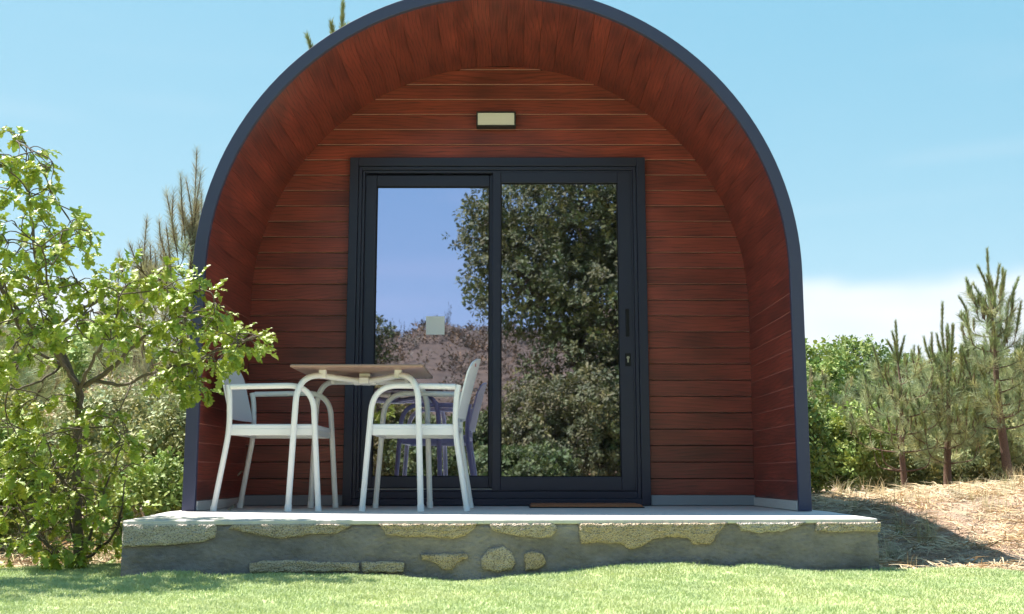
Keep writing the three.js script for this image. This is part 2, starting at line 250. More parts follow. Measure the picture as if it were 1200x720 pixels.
// turf blades
{
  const r = rng(21), pos = [], idx = [];
  for (let i = 0; i < 28; i++) {
    const a = r() * 6.283, d = Math.sqrt(r()) * 0.042, x = Math.cos(a) * d, z = Math.sin(a) * d, h = 0.006 + r() * 0.007, w = 0.0010 + r() * 0.0007, t = r() * 6.283, lean = 0.006 + r() * 0.011, la = r() * 6.283;
    const ex = Math.cos(t) * w, ez = Math.sin(t) * w, lx = Math.cos(la) * lean, lz = Math.sin(la) * lean, b = pos.length / 3;
    pos.push(x - ex, -0.004, z - ez, x + ex, -0.004, z + ez, x - ex * 0.9 + lx * 0.35, h * 0.6, z - ez * 0.9 + lz * 0.35, x + ex * 0.9 + lx * 0.35, h * 0.6, z + ez * 0.9 + lz * 0.35, x + lx, h, z + lz);
    idx.push(b, b + 1, b + 3, b, b + 3, b + 2, b + 2, b + 3, b + 4);
  }
  const tuft = triGeo(pos, idx), items = [];
  const rr = rng(22);
  while (items.length < 42000) {
    const x = lerp(-4.2, 4.4, rr()), e = lawnEdge(x), z = lerp(e, 4.6, Math.pow(rr(), 1.15));
    if (z < frontZ(x) + 0.012 && x > FL[0] - 0.03 && x < FR[0] + 0.02) continue;
    const k = 0.85 + rr() * 0.4, y = lawnY(x, z) - 0.006;
    const m = place(V(x, y, z), V((rr() - 0.5) * 0.3, 1, (rr() - 0.5) * 0.3), V(1, k, 1), rr() * 6.283);
    const w = clamp(0.5 + 0.5 * noise2(x * 1.7, z * 1.7) + (rr() - 0.5) * 0.6, 0, 1);
    items.push({ m, c: rgb(lerp(0.9, 1.12, w), lerp(0.93, 1.04, w), lerp(0.88, 1.04, w)) });
  }
  const im = instanced('lawn_grass', tuft, leafy(rgb(0.49, 0.575, 0.30), 0.25, 0.7), scene, items);
  tag(im, 'short bright green turf blades covering the lawn', 'grass');
}

// ---------------------------------------------------------------- terrace
{
  const t = thing('stone_terrace', 'low grey mortared terrace with rough yellowish stones under the cabin', 'terrace', [0, 0, 0]);
  const foot = (inset, z1) => { const s = new THREE.Shape(); s.moveTo(FL[0] + inset, -(FL[1] - inset)); s.lineTo(FR[0] - inset, -(FR[1] - inset)); s.lineTo(1.68, -0.02); s.lineTo(1.68, 5.1); s.lineTo(-1.68, 5.1); s.lineTo(-1.66, -0.02); s.closePath(); return s; };
  const g = new THREE.ExtrudeGeometry(foot(0.008), { depth: 0.33, bevelEnabled: false }); g.rotateX(-Math.PI / 2); g.translate(0, -0.125, 0);
  part('mortar_core', g, mortar, t);
  // rough rendered front face, standing just in front of the core
  const L = Math.hypot(FR[0] - FL[0], FR[1] - FL[1]), ex = V(FR[0] - FL[0], 0, FR[1] - FL[1]).divideScalar(L), nz = V(-ex.z, 0, ex.x);
  const f = part('mortar_face', grid(420, 40, (u, v) => {
    const s = u * L, y = lerp(-0.09, 0.207, v), d = 0.004 * noise2(s * 9, y * 9) + 0.0028 * noise2(s * 38, y * 38) - (v > 0.97 ? 0.006 : 0);
    return [FL[0] + ex.x * s + nz.x * d, y, FL[1] + ex.z * s + nz.z * d, s, y];
  }), mortar, t);
  // floor screed with a worn front edge
  const s = new THREE.Shape(); const n = 150;
  for (let i = 0; i <= n; i++) { const q = i / n, w = 0.004 * noise2(q * 60, 1) + 0.003 * noise2(q * 170, 2) + (i === 0 || i === n ? -0.006 : 0.004); const x = FL[0] + (FR[0] - FL[0]) * q, z = frontZ(x) + w; i ? s.lineTo(x, -z) : s.moveTo(x, -z); }
  s.lineTo(1.685, -0.02); s.lineTo(1.685, 5.11); s.lineTo(-1.685, 5.11); s.lineTo(-1.665, -0.02); s.closePath();
  const fg = new THREE.ExtrudeGeometry(s, { depth: 0.012, bevelEnabled: true, bevelThickness: 0.003, bevelSize: 0.003, bevelSegments: 1 }); fg.rotateX(-Math.PI / 2); fg.translate(0, DK - 0.015, 0);
  part('floor_screed', fg, concrete, t);
  // bedded stones: uneven lumps that stand a little proud of the mortar
  const mats = [2, 0, 1, 0, 1, 2, 0, 3, 3, 1, 0, 1];
  STONES.forEach((o, i) => {
    const c = [0, 1].map(k => o.reduce((a, p) => a + p[k], 0) / o.length), r = rng(300 + i);
    const ring = [];
    o.forEach((p, k) => { const q = o[(k + 1) % o.length]; const nseg = Math.max(2, Math.round(Math.hypot(q[0] - p[0], q[1] - p[1]) / 0.02)); for (let m = 0; m < nseg; m++) { const a = m / nseg; ring.push([lerp(p[0], q[0], a) + (r() - 0.5) * 0.005, Math.min(0.205, lerp(p[1], q[1], a) + (r() - 0.5) * 0.005)]); } });
    const pos = [], uv = [], idx = [], levels = [[1.02, -0.012], [1.0, 0.006], [0.965, 0.013], [0.80, 0.017], [0.5, 0.017], [0.0, 0.018]];
    // each ring is drawn in towards the stone's own spine, so that notched outlines do not fold
    const xs = ring.map(q => q[0]), x0 = Math.min(...xs), x1 = Math.max(...xs), mid = Math.min(0.05, (x1 - x0) * 0.3);
    const spine = x => { let lo = 9, hi = -9; ring.forEach((a, k) => { const b = ring[(k + 1) % ring.length]; if ((a[0] - x) * (b[0] - x) <= 0 && a[0] !== b[0]) { const y = lerp(a[1], b[1], (x - a[0]) / (b[0] - a[0])); lo = Math.min(lo, y); hi = Math.max(hi, y); } }); return hi < lo ? c[1] : (lo + hi) / 2; };
    levels.forEach(([k, d]) => ring.forEach(p => {
      const tx = clamp(p[0], x0 + mid, x1 - mid), ty = spine(tx), s2 = tx + (p[0] - tx) * k, y = ty + (p[1] - ty) * k, dd = d + (k < 1 ? 0.005 * noise2(s2 * 28, y * 28) + 0.0035 * noise2(s2 * 75, y * 75) : 0);
      pos.push(FL[0] + ex.x * s2 + nz.x * dd, Math.min(y, 0.2055), FL[1] + ex.z * s2 + nz.z * dd); uv.push(s2, y);
    }));
    const N = ring.length;
    for (let l = 0; l < levels.length - 1; l++) for (let k = 0; k < N; k++) { const a = l * N + k, b = l * N + (k + 1) % N; idx.push(a, a + N, b, b, a + N, b + N); }
    part('stone', triGeo(pos, idx, uv), stoneMats[mats[i]], t);
  });
}

// ---------------------------------------------------------------- cabin
const RI = 1.540, RO = 1.605, CYA = 1.455, WZ = -1.08;    // inner and outer radius, spring line, plane of the recessed wall
{
  const cabin = thing('cabin', 'barrel vaulted wooden cabin with navy rim and recessed mahogany front', 'cabin', [0, DK, 0]);
  const Y = y => y - DK;
  const arch = (R, y0, seg = 72) => { const p = [[-R, y0]]; for (let i = 0; i <= seg; i++) { const a = Math.PI - Math.PI * i / seg; p.push([Math.cos(a) * R, CYA + Math.sin(a) * R]); } p.push([R, y0]); return p; };
  const ring = (Ra, Rb, y0) => { const s = new THREE.Shape(); arch(Rb, Y(y0)).forEach(([x, y], i) => { const yy = i === 0 || i === 74 ? y : y - DK; i ? s.lineTo(x, yy) : s.moveTo(x, yy); }); arch(Ra, Y(y0)).reverse().forEach(([x, y], i) => s.lineTo(x, i === 0 || i === 74 ? y : y - DK)); s.closePath(); return s; };
  const ext = (s, z0, z1, b = 0) => { const g = new THREE.ExtrudeGeometry(s, { depth: z1 - z0 - 2 * b, bevelEnabled: b > 0, bevelThickness: b, bevelSize: b, bevelOffset: -b, bevelSegments: 2 }); g.translate(0, 0, z0 + b); return g; };
  part('rim_trim', ext(ring(RI, RO, DK + 0.002), -0.032, 0, 0.003), navy, cabin);
  part('roof_shell', ext(ring(1.570, 1.600, DK + 0.002), -5.0, -0.033), shellSteel, cabin);
  { const s = new THREE.Shape(); arch(1.569, 0.003).forEach(([x, y], i) => { const yy = i === 0 || i === 74 ? y : y - DK; i ? s.lineTo(x, yy) : s.moveTo(x, yy); }); s.closePath(); part('rear_wall', ext(s, -4.98, -4.93), shellSteel, cabin); }
  // cladding boards: front face, drip chamfer at the bottom, ends that follow endX(y)
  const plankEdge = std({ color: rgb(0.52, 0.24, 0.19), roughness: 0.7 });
  const boardLowEdge = std({ color: rgb(0.80, 0.42, 0.36), roughness: 0.7 });     // paler, pinker tone than the face along each board's lower edge
  const r = rng(40);
  function boardGeo(y0, y1, xa, xb) {
    const o = r() * 2.4, ov = r() * 0.8, pos = [], uv = [], nrm = [];
    const prof = [[y0 + 0.0005, -0.013], [y0 + 0.0022, 0]]; for (let k = 1; k <= 3; k++) prof.push([lerp(y0 + 0.0022, y1 - 0.0058, k / 3), 0]); prof.push([y1 - 0.0032, -0.0125], [y1 - 0.0032, -0.013]);
    const quad = (a, b, c, d) => { for (const p of [a, b, c, a, c, d]) { pos.push(p[0], Y(p[1]), WZ + p[2]); uv.push(p[0] + o, p[1] + ov + p[2]); } };
    const end = (f, y) => typeof f === 'number' ? f : f(y);
    for (let k = 0; k < prof.length - 1; k++) { const [a, za] = prof[k], [b, zb] = prof[k + 1]; quad([end(xa, a), a, za], [end(xb, a), a, za], [end(xb, b), b, zb], [end(xa, b), b, zb]); }
    for (const [f, s] of [[xa, 0], [xb, 1]]) for (let k = 1; k < prof.length - 1; k++) { const a = prof[0], b = prof[k], c = prof[k + 1]; const q = [[end(f, a[0]), ...a], [end(f, b[0]), ...b], [end(f, c[0]), ...c]]; for (const p of s ? [q[0], q[2], q[1]] : q) { pos.push(p[0], Y(p[1]), WZ + p[2]); uv.push(p[2] + o, p[1] + ov); } }
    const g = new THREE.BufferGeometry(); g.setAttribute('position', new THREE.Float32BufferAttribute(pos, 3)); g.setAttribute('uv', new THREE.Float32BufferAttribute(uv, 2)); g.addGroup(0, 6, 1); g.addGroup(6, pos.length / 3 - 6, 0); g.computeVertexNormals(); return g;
  }
  const RE = 1.553, edge = s => y => s * (y < CYA ? RE : Math.sqrt(Math.max(0.0001, RE * RE - (y - CYA) * (y - CYA))));
  const wall = part('front_wall', (() => { const s = new THREE.Shape(); arch(1.566, 0.004).forEach(([x, y], i) => { const yy = i === 0 || i === 74 ? y : y - DK; i ? s.lineTo(x, yy) : s.moveTo(x, yy); }); s.closePath(); const h = new THREE.Path(); h.moveTo(-0.90, 0.03); h.lineTo(-0.90, Y(2.35)); h.lineTo(0.87, Y(2.35)); h.lineTo(0.87, 0.03); h.closePath(); s.holes.push(h); return ext(s, WZ - 0.05, WZ - 0.0125); })(), darkGap, cabin);
  for (let k = 0; k < 28; k++) {
    const y0 = 0.285 + 0.1 * k, y1 = Math.min(y0 + 0.1, CYA + RE - 0.001), pieces = y1 < 2.39 ? [[edge(-1), -0.935], [0.905, edge(1)]] : [[edge(-1), edge(1)]];
    for (const [a, b] of pieces) part('board', boardGeo(y0, y1, a, b), [wood[Math.floor(r() * 4)], boardLowEdge], wall);
  }
  // vault lining: narrow planks running from the rim to the wall
  const vault = part('vault_lining', ext(ring(1.5615, 1.5688, DK + 0.06), -1.11, -0.034), darkGap, cabin);
  const W = 0.0990, makePlanks = (gap, ch) => [0, 1, 2, 3].map(v => {
    const pos = [], uv = [], pr = [[-W / 2 + gap, 0.012], [-W / 2 + gap, ch], [-W / 2 + gap + ch, 0], [W / 2 - gap - ch, 0], [W / 2 - gap, ch], [W / 2 - gap, 0.012]], z0 = -1.075, z1 = -0.0335;
    const quad = (a, b, c, d) => { for (const p of [a, b, c, a, c, d]) { pos.push(...p); uv.push(p[2] + v * 0.61, p[0] + v * 0.19); } };
    for (let k = 0; k < pr.length - 1; k++) quad([pr[k][0], pr[k][1], z0], [pr[k][0], pr[k][1], z1], [pr[k + 1][0], pr[k + 1][1], z1], [pr[k + 1][0], pr[k + 1][1], z0]);
    for (const z of [z0, z1]) quad(...[[pr[0][0], pr[0][1], z], [pr[2][0], pr[2][1], z], [pr[3][0], pr[3][1], z], [pr[5][0], pr[5][1], z]]);
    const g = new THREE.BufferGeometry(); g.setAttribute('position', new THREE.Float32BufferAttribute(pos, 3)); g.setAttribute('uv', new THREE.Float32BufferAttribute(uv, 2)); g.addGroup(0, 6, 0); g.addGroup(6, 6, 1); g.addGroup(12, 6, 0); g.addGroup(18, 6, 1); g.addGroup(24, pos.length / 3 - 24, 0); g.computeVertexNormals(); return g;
  });
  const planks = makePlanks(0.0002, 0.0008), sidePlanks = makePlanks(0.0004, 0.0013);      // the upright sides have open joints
  const RP = 1.549;
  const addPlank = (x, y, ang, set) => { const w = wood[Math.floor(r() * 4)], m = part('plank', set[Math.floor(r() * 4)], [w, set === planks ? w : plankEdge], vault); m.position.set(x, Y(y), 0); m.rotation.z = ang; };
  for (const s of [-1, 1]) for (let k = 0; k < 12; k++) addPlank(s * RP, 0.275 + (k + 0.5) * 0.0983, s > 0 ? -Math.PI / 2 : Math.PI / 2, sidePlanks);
  for (let k = 0; k < 49; k++) { const a = Math.PI * (k + 0.5) / 49; addPlank(Math.cos(a) * RP, CYA + Math.sin(a) * RP, a - Math.PI / 2, planks); }
  // plinths under wall and vault
  const skirt = std({ color: rgb(0.30, 0.30, 0.33), roughness: 0.8 }); for (const [a, b] of [[-1.548, -0.946], [0.916, 1.548]]) part('plinth', boxFrom(a, b, 0.002, 0.064, WZ - 0.03, WZ + 0.035, 0.006), skirt, cabin);
  for (const s of [-1, 1]) part('plinth', boxFrom(Math.min(s * 1.535, s * 1.567), Math.max(s * 1.535, s * 1.567), 0.002, 0.052, WZ + 0.036, -0.036, 0.004), concrete, cabin);

  // sliding door
  const df = [];
  const frame = (x0, x1, y0, y1, w, z0, z1, wb = w) => [boxFrom(x0, x0 + w, Y(y0), Y(y1), z0, z1, 0.003), boxFrom(x1 - w, x1, Y(y0), Y(y1), z0, z1, 0.003), boxFrom(x0 + w, x1 - w, Y(y1 - w), Y(y1), z0 + 0.0005, z1 - 0.0005, 0.003), boxFrom(x0 + w, x1 - w, Y(y0), Y(y0 + wb), z0 + 0.0005, z1 - 0.0005, 0.003)];
  df.push(...frame(-0.945, 0.915, 0.224, 2.387, 0.055, -1.125, -1.030, 0.04));
  const dframe = part('door_frame', merge(df), navyDoor, cabin);
  part('track', merge([...frame(-0.889, 0.859, 0.265, 2.331, 0.022, -1.125, -1.043, 0.04), ...frame(-0.866, 0.836, 0.306, 2.308, 0.016, -1.125, -1.052, 0.012)]), navyDoor, dframe);
  part('track_rail', boxFrom(-0.848, -0.03, Y(0.319), Y(0.323), -1.06, -1.054, 0.001), std({ color: rgb(0.5, 0.5, 0.52), metalness: 0.8, roughness: 0.35 }), dframe);
  const panel = (name, label, x0, x1, y0, y1, sl, sr, rt, rb, zf, zb) => {
    const g = [boxFrom(x0, x0 + sl, Y(y0), Y(y1), zb, zf, 0.004), boxFrom(x1 - sr, x1, Y(y0), Y(y1), zb, zf, 0.004), boxFrom(x0 + sl, x1 - sr, Y(y1 - rt), Y(y1), zb + 0.0008, zf - 0.0008, 0.004), boxFrom(x0 + sl, x1 - sr, Y(y0), Y(y0 + rb), zb + 0.0008, zf - 0.0008, 0.004)];
    const p = part(name, merge(g), navyDoor, cabin); p.userData.label = label;
    part('gasket', merge([boxFrom(x0 + sl - 0.001, x0 + sl + 0.006, Y(y0 + rb), Y(y1 - rt), zf - 0.016, zf - 0.009, 0), boxFrom(x1 - sr - 0.006, x1 - sr + 0.001, Y(y0 + rb), Y(y1 - rt), zf - 0.016, zf - 0.009, 0), boxFrom(x0 + sl, x1 - sr, Y(y1 - rt - 0.006), Y(y1 - rt + 0.001), zf - 0.0165, zf - 0.0095, 0), boxFrom(x0 + sl, x1 - sr, Y(y0 + rb - 0.001), Y(y0 + rb + 0.006), zf - 0.0165, zf - 0.0095, 0)]), darkGap, p);
    part('glass', boxFrom(x0 + sl - 0.004, x1 - sr + 0.004, Y(y0 + rb - 0.004), Y(y1 - rt + 0.004), zf - 0.026, zf - 0.018, 0), coatedGlass, p);
    return p;
  };
  panel('door_panel', 'recessed sash with paper notice', -0.851, -0.010, 0.327, 2.285, 0.072, 0.055, 0.072, 0.068, -1.083, -1.118);
  const dp = panel('door_panel', 'front sliding sash with handle and lock', -0.045, 0.824, 0.312, 2.297, 0.052, 0.082, 0.070, 0.080, -1.047, -1.081);
  const hy = 1.39, hx = 0.790;
  const slot = new RoundedBoxGeometry(0.022, 0.175, 0.014, 3, 0.0068); slot.translate(hx, Y(1.335), -1.044); part('handle', slot, darkGap, dp);
  const esc = new RoundedBoxGeometry(0.034, 0.078, 0.010, 4, 0.0048); esc.translate(hx, Y(1.107), -1.043); const lock = part('lock', esc, darkGap, dp);
  const cy = new THREE.CylinderGeometry(0.009, 0.009, 0.012, 16); cy.rotateX(Math.PI / 2); cy.translate(hx, Y(1.118), -1.040); 
  lock.geometry = esc; part('lock_cylinder', merge([cy, boxFrom(hx - 0.0045, hx + 0.0045, Y(1.088), Y(1.116), -1.046, -1.0345, 0.002)]), std({ color: rgb(0.62, 0.58, 0.50), metalness: 0.9, roughness: 0.3 }), dp);
}
{ // lamp over the door
  const l = thing('wall_lamp', 'small rectangular wall lamp with frosted panel above the glass door', 'lamp', [-0.024, 2.585, WZ + 0.001]);
  const fr = []; const w = 0.125, h = 0.098;
  fr.push(boxFrom(-w, w, 0, h, 0, 0.055, 0.004), boxFrom(-w, w, 0, 0.008, 0.0555, 0.068, 0.002), boxFrom(-w, w, h - 0.008, h, 0.0555, 0.068, 0.002), boxFrom(-w, -w + 0.008, 0.008, h - 0.008, 0.0555, 0.0675, 0.002), boxFrom(w - 0.008, w, 0.008, h - 0.008, 0.0555, 0.0675, 0.002));
  part('housing', merge(fr), std({ color: rgb(0.03, 0.03, 0.034), roughness: 0.5 }), l);
  part('diffuser', boxFrom(-w + 0.009, w - 0.009, 0.009, h - 0.009, 0.056, 0.064, 0.003), std({ color: rgb(0.88, 0.85, 0.84), roughness: 0.55 }), l);
}
{ // notice stuck on the recessed pane
  tag(top('paper_notice', boxFrom(-0.459, -0.343, 1.268, 1.383, -1.1005, -1.0985, 0), std({ color: rgb(0.90, 0.86, 0.90), roughness: 0.6 })), 'blank white square paper notice stuck on the glass door', 'notice');
}
{ // doormat
  const m = thing('doormat', 'thin rust brown coir doormat lying before the sliding door', 'doormat', [0.50, DK, -0.80]);
  const coir = std({ map: texture(256, 128, (u, v) => { const n = noise2(u * 120, v * 120); return S3(mix3([0.20, 0.07, 0.03], [0.42, 0.17, 0.08], clamp(0.5 + 0.5 * n, 0, 1))); }, 2, 2), roughness: 1 });
  part('mat_base', boxFrom(-0.325, 0.325, 0.001, 0.007, -0.20, 0.20, 0.002), darkGap, m);
  part('pile', grid(160, 60, (u, v) => { const e = Math.min(1, Math.min(u, 1 - u) * 60, Math.min(v, 1 - v) * 30); return [lerp(-0.32, 0.32, u), 0.006 + e * (0.013 + 0.003 * noise2(u * 140, v * 90)), lerp(-0.195, 0.195, v), u, v]; }), coir, m);
}

// ---------------------------------------------------------------- table and chairs
{
  const t = thing('table', 'small square bistro table with brown top and bent white legs', 'table', [-0.725, DK, -0.315]);
  const topMat = std({ map: texture(512, 256, (u, v) => { const n = noise2(u * 8, v * 90) * 0.5 + noise2(u * 20, v * 240) * 0.4; return S3(mix3([0.30, 0.17, 0.12], [0.46, 0.29, 0.22], clamp(0.5 + 0.5 * n, 0, 1))); }, 1, 1), roughness: 0.42 });
  const g = new RoundedBoxGeometry(0.69, 0.016, 0.69, 2, 0.006); g.translate(0, 0.742, 0); part('tabletop', g, topMat, t);
  for (const sx of [-1, 1]) for (const sz of [-1, 1]) {
    const pts = rounded([V(sx * 0.338, 0.0, sz * 0.318), V(sx * 0.312, 0.712, sz * 0.300), V(sx * 0.03, 0.690, sz * 0.03)], 0.16, 10);
    const leg = part('leg', tube(pts, 0.0158, 12), whitePaint, t);
    const k = sx * 0.200, kz = sz * 0.194;
    part('clamp', box(0.040, 0.048, 0.040, k, 0.712, kz, 0.006), whitePaint, leg);
    part('foot_cap', tube([V(sx * 0.3382, 0.0005, sz * 0.3182), V(sx * 0.3368, 0.036, sz * 0.3172)], 0.0178, 12), whitePlastic, leg);
  }
  part('hub', merge([box(0.13, 0.040, 0.055, 0, 0.690, 0, 0.008), box(0.055, 0.038, 0.13, 0, 0.6905, 0, 0.008), box(0.06, 0.026, 0.06, 0, 0.720, 0, 0.005)]), whitePaint, t);
}
function makeChair(label, x, z, turn, mark) {
  const c = thing('armchair', label, 'chair', [x, DK, z], 'white stacking armchairs at the bistro table'); c.rotation.y = turn;
  for (const s of [-1, 1]) {
    const zz = s * 0.272;
    part('front_leg', tube(rounded([V(0.268, 0, zz + s * 0.006), V(0.222, 0.648, zz), V(-0.207, 0.640, zz)], 0.135, 10), 0.0152, 12), whitePaint, c);
    part('rear_leg', tube(rounded([V(-0.272, 0, zz + s * 0.006), V(-0.205, 0.42, zz), V(-0.212, 0.60, zz), V(-0.222, 0.648, zz - s * 0.008)], 0.08, 6), 0.0150, 12), whitePaint, c);
    for (const [fx, nm] of [[0.268, 1], [-0.272, 1]]) part('foot_cap', tube([V(fx, 0.0005, zz + s * 0.006), V(fx + (fx > 0 ? -0.0018 : 0.004), 0.026, zz + s * 0.006)], 0.0168, 10), whitePlastic, c);
  }
  const seat = new RoundedBoxGeometry(0.452, 0.030, 0.528, 3, 0.011, ); seat.translate(0.008, 0.432, 0);
  part('seat', seat, whitePlastic, c);
  part('seat_frame', merge([box(0.43, 0.036, 0.020, 0.012, 0.406, 0.256, 0.005), box(0.43, 0.036, 0.020, 0.012, 0.406, -0.256, 0.005), box(0.020, 0.032, 0.49, 0.222, 0.405, 0, 0.005), box(0.020, 0.032, 0.49, -0.190, 0.405, 0, 0.005)]), whitePaint, c);
  for (const s of [-1, 1]) part('seat_screw', tube([V(s * 0.1, 0.392, 0.256), V(s * 0.1, 0.386, 0.256)], 0.008, 8), whitePlastic, c);
  const b = new THREE.BoxGeometry(0.014, 0.35, 0.494, 1, 14, 18), p = b.attributes.position;
  for (let i = 0; i < p.count; i++) {
    let xx = p.getX(i), v = p.getY(i) / 0.35 + 0.5, u = p.getZ(i) / 0.247; const cor = Math.max(0, v - 0.72) / 0.28, k = 1 - 0.16 * cor * cor * cor;
    const up = lerp(0.480, 0.812, v) - 0.035 * cor * u * u; 
    p.setXYZ(i, xx * (1 - 0.35 * Math.abs(u)) + lerp(-0.212, -0.282, v) - 0.030 * (1 - u * u) - 0.012 * v * v, up, u * 0.247 * k);
  }
  b.computeVertexNormals(); const back = part('backrest', b, whitePlastic, c);
  if (mark) part('logo_mark', box(0.002, 0.016, 0.026, -0.3085, 0.765, mark * 0.15, 0), std({ color: rgb(0.55, 0.03, 0.03) }), back).rotation.y = 0;
  return c;
}
makeChair('white tube frame armchair partly hidden behind oak leaves beside the table', -1.185, -0.325, 0);
makeChair('white tube frame armchair standing in front of the glass door', -0.425, -0.325, Math.PI, -1);
// ---------------------------------------------------------------- leaves and brushes
function oakLeaf(curl, wav) {     // lobed leaf, one metre long along +y, normal +z
  const o = [[0, 0.012], [0.08, 0.02], [0.17, 0.09], [0.25, 0.16], [0.29, 0.07], [0.36, 0.12], [0.46, 0.25], [0.51, 0.11], [0.58, 0.14], [0.70, 0.30], [0.75, 0.14], [0.84, 0.20], [0.93, 0.12], [1.0, 0.0]];
  const pos = [], idx = [], uv = [];
  const zz = (t, w) => 0.30 * Math.abs(w) * curl - 0.22 * t * t * curl + wav * 0.05 * Math.sin(t * 17 + w * 9);
  o.forEach(([t, w]) => { pos.push(-w, t, zz(t, -w), 0, t, zz(t, 0), w, t, zz(t, w)); uv.push(0, t, 0.5, t, 1, t); });
  for (let i = 0; i < o.length - 1; i++) { const a = i * 3; idx.push(a, a + 1, a + 4, a, a + 4, a + 3, a + 1, a + 2, a + 5, a + 1, a + 5, a + 4); }
  return triGeo(pos, idx, uv);
}
function basis(p, dir, hint, s) {
  const y = dir.clone().normalize(); let z = hint.clone().addScaledVector(y, -hint.dot(y)); if (z.lengthSq() < 1e-5) z = V(0.3, 0.1, 1).addScaledVector(y, -y.z); z.normalize();
  const x = y.clone().cross(z); const m = new THREE.Matrix4().makeBasis(x.multiplyScalar(s), y.multiplyScalar(s), z.multiplyScalar(s)); m.setPosition(p); return m;
}
function sprigGeo(seed, n = 9, leafL = 0.075, rad = 0.10, ratio = 0.27) {       // a twig end carrying small pointed leaves
  const r = rng(seed), pos = [], idx = [];
  for (let i = 0; i < n; i++) {
    const t = i / n, base = V((r() - 0.5) * 0.03, rad * 1.1 * t, (r() - 0.5) * 0.03), a = i * 2.4 + r(), d = V(Math.cos(a), 0.15 + 0.9 * t + (r() - 0.5) * 0.6, Math.sin(a)).normalize();
    const L = leafL * (0.75 + r() * 0.5), nrm = V((r() - 0.5) * 1.2, 1, (r() - 0.5) * 1.2), m = basis(base.addScaledVector(d, rad * 0.4 * r()), d, nrm, L), b = pos.length / 3;
    for (const q of [[0, 0, 0], [-ratio, 0.35, 0.07], [0, 0.42, -0.03], [ratio, 0.35, 0.07], [-ratio * 0.85, 0.7, 0.04], [0, 0.72, -0.05], [ratio * 0.85, 0.7, 0.04], [0, 1, -0.16]]) { const v = V(...q).applyMatrix4(m); pos.push(v.x, v.y, v.z); }
    idx.push(b, b + 2, b + 1, b, b + 3, b + 2, b + 1, b + 2, b + 5, b + 1, b + 5, b + 4, b + 2, b + 3, b + 6, b + 2, b + 6, b + 5, b + 4, b + 5, b + 7, b + 5, b + 6, b + 7);
  }
  return triGeo(pos, idx);
}
function brushGeo(seed, n, len, nl, ang, w) {   // needles round a twig along +y
  const r = rng(seed), pos = [], idx = [];
  for (let i = 0; i < n; i++) {
    const t = (i + r()) / n, a = i * 2.399 + r() * 0.6, e = ang * (0.7 + r() * 0.6), d = V(Math.cos(a) * Math.sin(e), Math.cos(e), Math.sin(a) * Math.sin(e)), L = nl * (0.7 + r() * 0.5), s = d.clone().cross(V(r() - 0.5, r() - 0.5, r() - 0.5)).normalize().multiplyScalar(w), b = pos.length / 3, y = len * t, dr = -0.10 * L * Math.sin(e);
    pos.push(-s.x, y - s.y, -s.z, s.x, y + s.y, s.z, d.x * L * 0.6 - s.x * 0.8, y + d.y * L * 0.6 - s.y * 0.8, d.z * L * 0.6 - s.z * 0.8, d.x * L * 0.6 + s.x * 0.8, y + d.y * L * 0.6 + s.y * 0.8, d.z * L * 0.6 + s.z * 0.8, d.x * L, y + d.y * L + dr, d.z * L);
    idx.push(b, b + 1, b + 3, b, b + 3, b + 2, b + 2, b + 3, b + 4);
  }
  return triGeo(pos, idx);
}
const needleBrush = [brushGeo(61, 46, 0.13, 0.125, 0.85, 0.0017), brushGeo(62, 46, 0.13, 0.125, 0.75, 0.0017)];
const featherBrush = brushGeo(64, 26, 0.09, 0.078, 0.62, 0.0013), shootBrush = brushGeo(63, 50, 0.08, 0.060, 0.50, 0.0022);
const sprigs = [sprigGeo(71), sprigGeo(72), sprigGeo(73, 11, 0.065)];
const smallSprig = sprigGeo(74, 12, 0.034, 0.08, 0.3);

